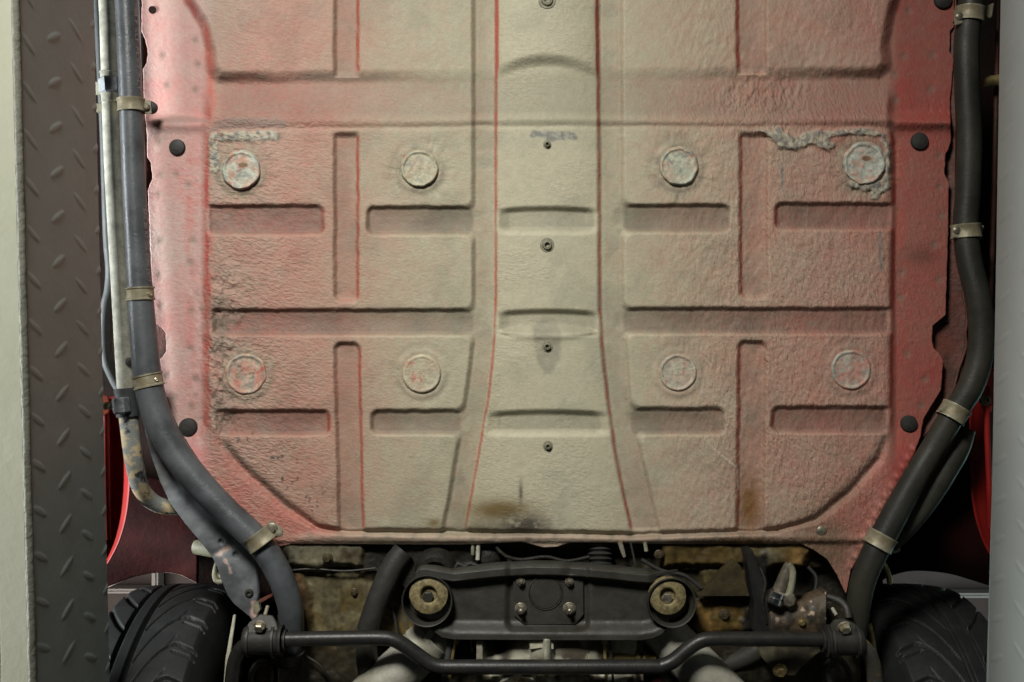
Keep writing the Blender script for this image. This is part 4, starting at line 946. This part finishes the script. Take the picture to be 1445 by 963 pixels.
# bellows
prof = []
for k in range(6):
    prof += [(0.014, k * 0.007), (0.0185, k * 0.007 + 0.0035)]
lathe('bellows', car, MT['rubber'], U(846, 765, 0.025), (0, 1, -0.25), [(0, 0)] + prof + [(0.013, 0.042), (0, 0.042)], 30, sharp=80)
tube('bolt', car, MT['cream_dirty'], [(667, 768, 0.01), (667, 783, 0.01)], 2.6, 10); tube('bolt', car, MT['pipe'], [(675, 768, 0.01), (674, 790, 0.01)], 3.2, 10)
tube('bolt', car, MT['bright_bolt'], [(875, 766, 0.0), (881, 786, 0.0)], [3.6, 3.6, 2.4], 10); tube('bolt', car, MT['cross'], [(890, 766, 0.0), (896, 795, 0.0)], 1.6, 8)
tube('bolt', car, MT['cream_dirty'], [(910, 766, 0.0), (912, 778, 0.0)], 3.0, 10)
tube('guide_tube', car, mat('coppery_braid', (0.07, 0.042, 0.028), (0.04, 0.026, 0.018), rough=0.5, scale=90, bump=0.001), [(612, 765, 0.03), (628, 780, 0.03), (648, 797, 0.03), (668, 803, 0.03)], [8, 9, 8, 6], 16)
tube('bowden_cable', car, MT['rubber'], [(640, 808, 0.0), (646, 795, 0.0), (655, 800, 0.0), (664, 795, 0.0), (680, 802, 0.0)], 2.5, 10)
lathe('boot', car, MT['oil_black'], U(614, 806, 0.0), (0, 0.2, -1), [(0.028, -0.02), (0.028, 0.002), (0.024, 0.008), (0.018, 0.009), (0.016, 0.003), (0, 0.002)], 32)
# brake union on the right
bu = tube('brake_union', car, mat('grimy_union', (0.10, 0.085, 0.06), (0.05, 0.04, 0.03), rough=0.5, scale=80, bump=0.001), [(1097, 842, -0.03), (1103, 826, -0.03), (1109, 808, -0.03), (1114, 795, -0.03)], [10, 9, 8, 6], 20, lump=0.1)
a_ = U(1091, 852, -0.035); ax = U(1098, 834, -0.035) - a_
lathe('nut', bu, MT['chrome'], a_, ax, [(0, 0), (0.0115, 0), (0.0125, 0.002), (0.0125, 0.008), (0.010, 0.009), (0.012, 0.0105), (0.012, 0.017), (0.009, 0.019), (0, 0.019)], 24, sharp=25)
tube('pipe', bu, MT['cream_dirty'], [(1113, 796, -0.035), (1118, 806, -0.035), (1117, 824, -0.035), (1112, 842, -0.035)], [4, 5, 5, 6], 16, lump=0.2)
lathe('banjo', bu, MT['bolt'], U(1112, 846, -0.035), (0.1, 0, -1), [(0.011, -0.008), (0.011, 0.002), (0.008, 0.006), (0, 0.007)], 8, sharp=20)
lathe('grommet', car, MT['rubber'], U(1096, 767, 0.032), (0, 0.3, -1), [(0.013, -0.01), (0.013, 0.003), (0.010, 0.006), (0, 0.006)], 8, sharp=20)
# damper bracket: a curved plate
gx_, gy_ = cols_grid(1088, 1166, [(1088, 857), (1100, 853), (1140, 847), (1160, 839), (1166, 834)], [(1088, 893), (1166, 893)], 60, 30)
v_ = np.linspace(0, 1, 30)[:, None]
cc = lerp(C3((0.085, 0.06, 0.035)), C3((0.035, 0.028, 0.02)), ss(.4, .6, fbm(gx_, gy_, 14, 420))[..., None])
cc = lerp(cc, C3((0.5, 0.38, 0.26)), (0.9 * ss(.64, .72, fbm(gx_, gy_, 12, 421)) * ss(885, 862, gy_))[..., None])
db = sheet('damper_bracket', car, MT['greasy'], gx_, gy_, 14 * np.sin(v_ * 2.2) + 3 * (fbm(gx_, gy_, 10, 422) - .5), -0.02, 0.03, cc)
lathe('rivet', db, MT['brass'], U(1132, 879, -0.036), (0, 0, -1), [(0.0055, -0.002), (0.005, 0.001), (0.003, 0.003), (0, 0.003)], 18)
# cone below the bar on the right, with bolt
gx_, gy_ = cols_grid(1072, 1165, [(1072, 905), (1165, 905)], [(1072, 918), (1076, 930), (1090, 945), (1096, 952), (1122, 954), (1130, 942), (1150, 925), (1165, 915)], 60, 40)
cc = lerp(C3((0.11, 0.10, 0.06)), C3((0.05, 0.042, 0.028)), ss(.35, .65, fbm(gx_, gy_, 20, 423))[..., None])
cone = sheet('damper_cup', car, MT['greasy'], gx_, gy_, 10 * np.sin(np.clip((gx_ - 1072) / 93, 0, 1) * np.pi), 0.0, 0.03, cc)
hexbolt('bolt', cone, MT['brass'], U(1101, 947, -0.014), (0, 0.3, -1), 0.0075, 0.006, 0.010)
tube('lower_arm', car, MT['cross'], [(1010, 945, 0.05), (1035, 935, 0.04), (1065, 920, 0.03), (1080, 900, 0.03)], [12, 13, 14, 14], 20)
prism('rust_plate', car, MT['sill'], [(1030, 925), (1048, 925), (1048, 990), (1030, 990)], 0.05, 0.01)

# cables, welds and small fixings in the shade of the bay
for pts, r, m in (([(700, 772, 0.01), (712, 784, 0.008), (735, 790, 0.01), (770, 786, 0.012), (800, 792, 0.01), (832, 786, 0.012)], 2.6, 'oil_black'),
                  ([(706, 780, 0.02), (740, 797, 0.015), (790, 795, 0.015), (826, 798, 0.015)], 1.8, 'rubber'),
                  ([(402, 806, 0.02), (440, 803, 0.018), (486, 806, 0.016), (530, 802, 0.015)], 1.5, 'cross'),
                  ([(545, 850, 0.0), (556, 868, 0.004), (560, 890, 0.004)], 2.2, 'rubber'),
                  ([(905, 790, 0.012), (935, 806, 0.008), (965, 812, 0.006), (990, 830, 0.002)], 3.0, 'rubber'),
                  ([(1072, 800, -0.01), (1080, 822, -0.018), (1076, 850, -0.02), (1082, 880, -0.02)], 2.4, 'oil_black'),
                  ([(1140, 800, 0.02), (1152, 815, 0.015), (1150, 835, 0.01)], 2.6, 'rubber'),
                  ([(430, 925, 0.02), (452, 940, 0.02), (468, 968, 0.02)], 2.0, 'cross')):
    tube('bay_cable', car, MT[m], pts, r, 10)
for a_, b_ in (((430, 803), (520, 803)), ((975, 846), (1050, 846)), ((940, 801), (1060, 802))):
    tube('weld_bead', bulk, MT['greasy_bead'], [(lerp(a_[0], b_[0], k / 8), lerp(a_[1], b_[1], k / 8) + random.uniform(-1, 1), 0.028) for k in range(9)], 2.0, 8, lump=0.5)
for cx, cy, d_, r_ in ((462, 788, 0.006, 4.5), (930, 783, 0.008, 4), (1022, 868, 0.014, 5), (500, 836, 0.026, 3.5), (1058, 784, 0.004, 4)):
    hexbolt('bolt', bulk, MT['oily_bolt'], U(cx, cy, d_), (0, 0.1, -1), r_ / 1000 * 1.2, 0.004, r_ / 1000 * 1.7)

# ------------------------------------------------------------------ gearbox behind the crossmember
gx_, gy_ = cols_grid(672, 908, [(672, 903), (908, 903)], [(672, 1220), (908, 1220)], 150, 200)
Hh = 16 * np.sqrt(np.clip(1 - ((gx_ - 735) / 42) ** 2, 0, 1)) + 18 * np.sqrt(np.clip(1 - ((gx_ - 800) / 55) ** 2 - ((gy_ - 910) / 60) ** 2, 0, 1)) + 14 * ss(5, -2, np.abs(gx_ - 773) - 5) + 8 * ss(4, -2, np.abs(gx_ - 676) - 6) \
     + 18 * ss(9, 4, np.abs(np.hypot(gx_ - 730, (gy_ - 968)) - 20)) + 12 * ss(6, 2, np.abs(gy_ - 956 - 4 * np.sin(gx_ / 12)) - 2) - 30 * ss(895, 905, gx_) - 30 * ss(0, -16, np.abs(gx_ - 700) - 20) * ss(930, 900, gy_)
cc = lerp(C3((0.40, 0.385, 0.30)), C3((0.17, 0.15, 0.10)), ss(.4, .65, fbm(gx_, gy_, 24, 430))[..., None])
cc = lerp(cc, C3((0.06, 0.045, 0.03)), (0.9 * ss(0.5, 0.62, fbm(gx_, gy_, 26, 431)) * ss(770, 800, gx_))[..., None])
cc = lerp(cc, C3((0.025, 0.02, 0.015)), (0.9 * ss(8, -4, np.abs(gx_ - 712) - 16 + (gy_ - 905) * 0.5))[..., None])
gb = sheet('gearbox', car, MT['greasy'], gx_, gy_, Hh, -0.006, 0.05, cc, 'pale alloy gearbox behind the black bar')
prism('cover_tab', gb, MT['cream'], [(747, 904), (781, 904), (781, 917), (764, 915), (748, 917)], -0.034, 0.012)
prism('casting_rib', gb, MT['casting'], [(672, 904), (680.5, 904), (681, 931), (673, 931)], -0.030, 0.02)
prism('casting_rib', gb, MT['casting'], [(767, 915), (779, 915), (778, 1150), (768, 1150)], -0.028, 0.02)
lathe('casting_ring', gb, MT['casting'], U(729, 968, -0.022), (0, 0, -1), [(0.022, -0.02), (0.022, 0.004), (0.019, 0.006), (0.012, 0.006), (0.011, -0.01), (0, -0.012)], 40)
for p0, p1, r, m in (((643, 896), (628, 1000), 2.4, 'brass'), ((636, 896), (622, 1000), 4.5, 'pipe_grey'), ((852, 896), (858, 1000), 2.3, 'brass'), ((860, 896), (868, 1000), 1.8, 'rubber'), ((833, 896), (826, 935), 3.0, 'cream_dirty'), ((896, 940), (897, 1000), 2.0, 'cream_dirty'), ((664, 896), (666, 918), 0.9, 'cream_dirty'), ((690, 960), (725, 967), 1.2, 'cream_dirty')):
    tube('linkage_rod', gb, MT[m], [(p0[0], p0[1], -0.018), (p1[0], p1[1], -0.018)], r, 12)
tube('starter_body', gb, MT['brass'], [(836, 926, 0.0), (848, 926, 0.0), (870, 925, 0.0), (905, 928, 0.0), (925, 929, 0.0)], [4, 7.5, 8, 7, 5], 20)
lathe('collar', gb, MT['brass'], U(902, 927, 0.0), (1, 0.06, 0), [(0.006, -0.006), (0.0095, -0.006), (0.0095, 0.0), (0.006, 0.0), (0.006, 0.004), (0.0095, 0.004), (0.0095, 0.008), (0.006, 0.008)], 24)
prism('red_cap', gb, MT['liner'], [(920, 956), (934, 955), (938, 985), (917, 985)], 0.03, 0.02)

# ------------------------------------------------------------------ diagonal trailing arms
def arm(pts, r, lab):
    return tube('trailing_arm', car, MT['alloy'], pts, r, 36, label=lab)
ta = arm([(628, 882, 0.02), (585, 925, 0.01), (540, 968, 0.0), (495, 1010, -0.01), (330, 1165, -0.04)], [31, 32, 33, 34, 36], 'weathered alloy arm under the left cup of the crossmember')
band('arm_ring', ta, MT['alloy'], (612, 900, 0.012), (596, 916, 0.010), 31, 2, 0.8)
prism('arm_tab', ta, MT['cream'], [(606, 888), (614, 893), (604, 910), (598, 903)], -0.022, 0.003)
ta2 = arm([(918, 872, 0.02), (958, 915, 0.01), (1000, 958, 0.0), (1045, 1005, -0.01), (1205, 1170, -0.04)], [31, 32, 33, 34, 36], 'weathered alloy arm under the other cup of the crossmember')
tube('seam_weld', ta2, MT['alloy'], [(952, 880, 0.0), (985, 915, -0.008), (1030, 962, -0.012), (1060, 994, -0.012)], 1.4, 8)

# ------------------------------------------------------------------ crossmember
TOP = [(586, 809), (592, 804.5), (600, 803.5), (640, 810), (660, 808), (700, 803.5), (750, 800.5), (800, 801.5), (820, 803), (860, 806.5), (900, 811), (922, 812), (938, 814), (950, 822), (957, 834)]
BOT = [(586, 826), (600, 860), (609, 886), (614, 893), (624, 900), (640, 903), (780, 904), (905, 904), (922, 901), (934, 895), (940, 888), (950, 862), (957, 838)]
gx_, gy_ = cols_grid(586, 957, TOP, BOT, 300, 110)
yt = pl(gx_, TOP); yb_ = pl(gx_, BOT)
cupm = ss(31, 41, np.hypot(gx_ - 604, gy_ - 845)) * ss(31, 41, np.hypot(gx_ - 945, gy_ - 848))
Hc = 16 * ss(15, 10, gy_ - yt) * ss(936, 914, gx_) + 14 * ss(30, 6, yb_ - gy_) * ss(0, 14, yb_ - 870) * cupm
Hc = Hc + 5 * ss(-5, 5, box_sdf(gx_, gy_, 707, 838, 760, 940, 6) * -1) * 0 - 7 * ss(5, -5, box_sdf(gx_, gy_, 716, 830, 790, 888, 10))
Hc = Hc + 2.5 * (fbm(gx_, gy_, 60, 440) - .5) - 3 * np.exp(-((gx_ - 805) / 8) ** 2) * ss(14, 8, gy_ - yt) - 2 * np.exp(-((gx_ - 640) / 12) ** 2) * ss(14, 8, gy_ - yt)
cm = sheet('crossmember', car, MT['cross'], gx_, gy_, Hc, -0.025, 0.045, None, 'dark pressed steel crossmember with two round mounts')
prism('flange_tip', cm, MT['cross'], [(893, 810, -0.040), (915, 811, -0.038), (938, 807, -0.030), (957, 804.5, -0.02), (957, 807, -0.02), (938, 811.5, -0.030), (915, 817, -0.038), (893, 820, -0.040)], -0.03, 0.006)
# centre plate with its round boss
mp = prism('mount_plate', cm, MT['cross'], [(724, 816.5), (823, 816.5), (823.5, 868), (812, 882), (739, 882), (725, 868)], -0.0235, 0.004)
lathe('boss', cm, MT['cross'], U(770, 837, -0.0245), (0, 0, -1), [(0.0245, -0.002), (0.0245, -0.0004), (0.0232, 0.0008), (0.0222, -0.0008), (0.0212, 0.0006), (0.010, 0.0012), (0, 0.0012)], 48)
for cx, cy, s_, st_ in ((735, 821.5, 0.0042, 0.003), (803.5, 821.5, 0.0042, 0.003), (735, 859.5, 0.0056, 0.010), (803.5, 859.5, 0.0060, 0.010)):
    bo = hexbolt('bolt', cm, MT['bolt'], U(cx, cy, -0.026), (0, 0.1, -1), s_ * 1.25, 0.005, s_ * 1.5)
    e_ = lathe('stud_end', bo, MT['bolt'], U(cx, cy, -0.030), (0, 0.15, -1), [(s_ * 0.62, -0.002), (s_ * 0.62, st_), (s_ * 0.45, st_ + 0.001), (0, st_ + 0.001)], 16)
    e_.parent = cm; e_.matrix_parent_inverse = Matrix.Identity(4)
for (cx, cy, wx_, wy_, r, lab) in ((604, 845.5, 605, 838, 34.5, None), (945.5, 848, 942, 840, 33, None)):
    k = r / 1000
    cup = lathe('mount_cup', cm, MT['cross'], U(cx, cy, -0.026), (0.0, -0.06, -1), [(0, -0.012), (k * 0.84, -0.012), (k * 0.92, -0.004), (k * 0.955, 0.017), (k * 1.0, 0.0185), (k * 1.02, 0.016), (k * 1.0, -0.02)], 56)
    wsh = lathe('washer', cm, MT['washer'], U(wx_, wy_ + 1, -0.037), (0.0, -0.10, -1), [(k * 0.79, -0.012), (k * 0.79, -0.001), (k * 0.76, 0.0012), (k * 0.60, 0.003), (k * 0.40, 0.0046), (k * 0.36, 0.0040), (k * 0.31, 0.002), (k * 0.28, -0.004), (0, -0.004)], 48)
    hb = hexbolt('bolt', cm, MT['cross'] if cx < 700 else MT['bolt'], U(wx_ - 1, wy_ + 4, -0.038), (0, 0.12, -1), k * 0.235, 0.004)
# ------------------------------------------------------------------ anti-roll bar, bushes, bolts
AB = [(380, 903, -0.05), (420, 902, -0.05), (480, 901, -0.05), (535, 900.5, -0.05), (552, 902, -0.05), (566, 908, -0.05), (590, 925, -0.05), (606, 936, -0.05), (622, 941, -0.05), (660, 941.5, -0.05), (780, 941.5, -0.05), (915, 941, -0.05), (934, 940, -0.05),
      (950, 933, -0.05), (972, 915, -0.05), (988, 905, -0.05), (1006, 902, -0.05), (1060, 902, -0.05), (1120, 902, -0.05), (1190, 903, -0.05)]
ab = tube('anti_roll_bar', car, MT['black_steel'], AB, 10.4, 32)
tube('bar_arm', ab, MT['black_steel'], [(392, 903, -0.05), (358, 905, -0.05), (342, 914, -0.05), (332, 932, -0.045), (327, 965, -0.04), (326, 1000, -0.04)], [10, 10, 10.5, 10.5, 10, 10], 26)
tube('bar_arm', ab, mat('rusty_bar_end', (0.05, 0.045, 0.035), (0.16, 0.10, 0.03), rough=0.5, scale=40, bump=0.0012, thr=(0.5, 0.62)), [(1180, 903, -0.05), (1206, 906, -0.05), (1222, 916, -0.05), (1231, 935, -0.045), (1235, 965, -0.04), (1236, 1000, -0.04)], [10, 10, 10.5, 11, 11, 11], 26)
def bush(cx, sgn_, cyb):
    bs = tube('bush', ab, MT['rubber'], [(cx - 26, cyb, -0.05), (cx - 22, cyb, -0.05), (cx, cyb, -0.05), (cx + 22, cyb, -0.05), (cx + 26, cyb, -0.05)], [17, 20.5, 19.5, 20.5, 17], 32)
    for off, rr_, w_ in ((-20, 21, 4), (15, 21, 4)):
        st_ = band('strap', bs, MT['cross'], (cx + off, cyb, -0.05), (cx + off + w_, cyb, -0.05), rr_, 1.5, 0.8)
    band('strap', bs, MT['rubber'], (cx + sgn_ * 25, cyb, -0.05), (cx + sgn_ * 25 + 4, cyb, -0.05), 17, 4, 1)
    band('strap', bs, MT['rubber'], (cx + sgn_ * 31, cyb, -0.05), (cx + sgn_ * 31 + 3, cyb, -0.05), 10.5, 4, 1)
    return bs
bl = bush(370, 1, 904)
prism('bracket', bl, MT['cross'], [(343, 893, -0.05), (352, 878, -0.055), (366, 868, -0.05), (384, 870, -0.05), (390, 880, -0.055), (392, 893, -0.06), (350, 893, -0.065)], -0.05, 0.006)
hexbolt('bolt', bl, MT['bright_bolt'], U(366.5, 884, -0.066), (-0.05, 0.5, -0.8), 0.0070, 0.006, 0.0085)
tube('bolt_end', bl, MT['cream_dirty'], [(374, 868, -0.04), (378, 855, -0.035)], 2.6, 10)
prism('lug', bl, MT['cream_dirty'], [(357, 852), (364, 850), (367, 862), (362, 868), (357, 866)], -0.03, 0.01)
prism('lug', bl, MT['sill'], [(364, 848, -0.02), (385, 838, -0.01), (386, 841, -0.01), (366, 853, -0.02)], -0.02, 0.01)
br_ = bush(1190, -1, 905)
prism('bracket', br_, MT['cross'], [(1172, 893, -0.06), (1172, 884, -0.055), (1178, 876, -0.05), (1192, 874, -0.05), (1206, 880, -0.05), (1214, 892, -0.055), (1205, 896, -0.065)], -0.05, 0.006)
hexbolt('bolt', br_, MT['bright_bolt'], U(1192, 886, -0.066), (0.1, 0.5, -0.8), 0.0075, 0.006, 0.009)
tube('bolt_end', br_, MT['pipe'], [(1180, 868, -0.04), (1174, 858, -0.035)], 2.6, 10)
tube('hanger', br_, MT['cross'], [(1168, 842, -0.02), (1184, 848, -0.03), (1194, 858, -0.04), (1197, 872, -0.045)], [4, 5, 5, 5], 14, lump=0.15)
tube('spring_plate', car, MT['cross'], [(1172, 963, 0.0), (1166, 940, 0.0), (1180, 930, 0.0), (1196, 945, 0.0), (1204, 985, 0.0)], 4.5, 14)
tube('spring_plate', car, MT['cross'], [(352, 985, 0.0), (356, 948, 0.0), (370, 934, 0.0), (382, 945, 0.0), (378, 985, 0.0)], 4.5, 14)
tube('drop_link', car, MT['brass'], [(1226, 880, 0.02), (1232, 910, 0.02), (1238, 985, 0.02)], 4, 12)

# =================================================================== WORKSHOP SEEN THROUGH THE WHEEL ARCHES
def slab(name, x0, x1, y0, y1, z0, z1, m):
    bm = bmesh.new(); bmesh.ops.create_cube(bm, size=1)
    bmesh.ops.transform(bm, matrix=Matrix.Translation(((x0 + x1) / 2, (y0 + y1) / 2, (z0 + z1) / 2)) @ Matrix.Diagonal((x1 - x0, y1 - y0, z1 - z0, 1)), verts=bm.verts)
    bmesh.ops.bevel(bm, geom=list(bm.edges), offset=min(0.006, (z1 - z0) / 5), segments=2, affect='EDGES')
    me = bpy.data.meshes.new(name); bm.to_mesh(me); bm.free()
    return link_mesh(name, me, m, None, None, False)
ce = slab('ceiling', -4, 4, -3, 4, ZC + 2.9, ZC + 2.96, MT['ceil']); ce['kind'] = 'structure'
def beam_at(px0, px1, py0, py1, label):
    a, b = U(px0, py0, 1.38), U(px1, py1, 1.38)
    o = slab('ceiling_beam', a.x, b.x, a.y, b.y, a.z, a.z + 0.06, MT['beam'])
    o['label'] = label; o['category'] = 'beam'; o['group'] = 'steel beams under the workshop ceiling'
beam_at(60, 211.5, 832, 838.5, 'pale steel beam crossing behind the lit tyre tread')
beam_at(213, 222, 740, 850, 'short pale steel beam pointing away above the lit tyre tread')
beam_at(1320, 1480, 838, 845, 'grey steel beam behind the shaded tyre with the blue green glint')
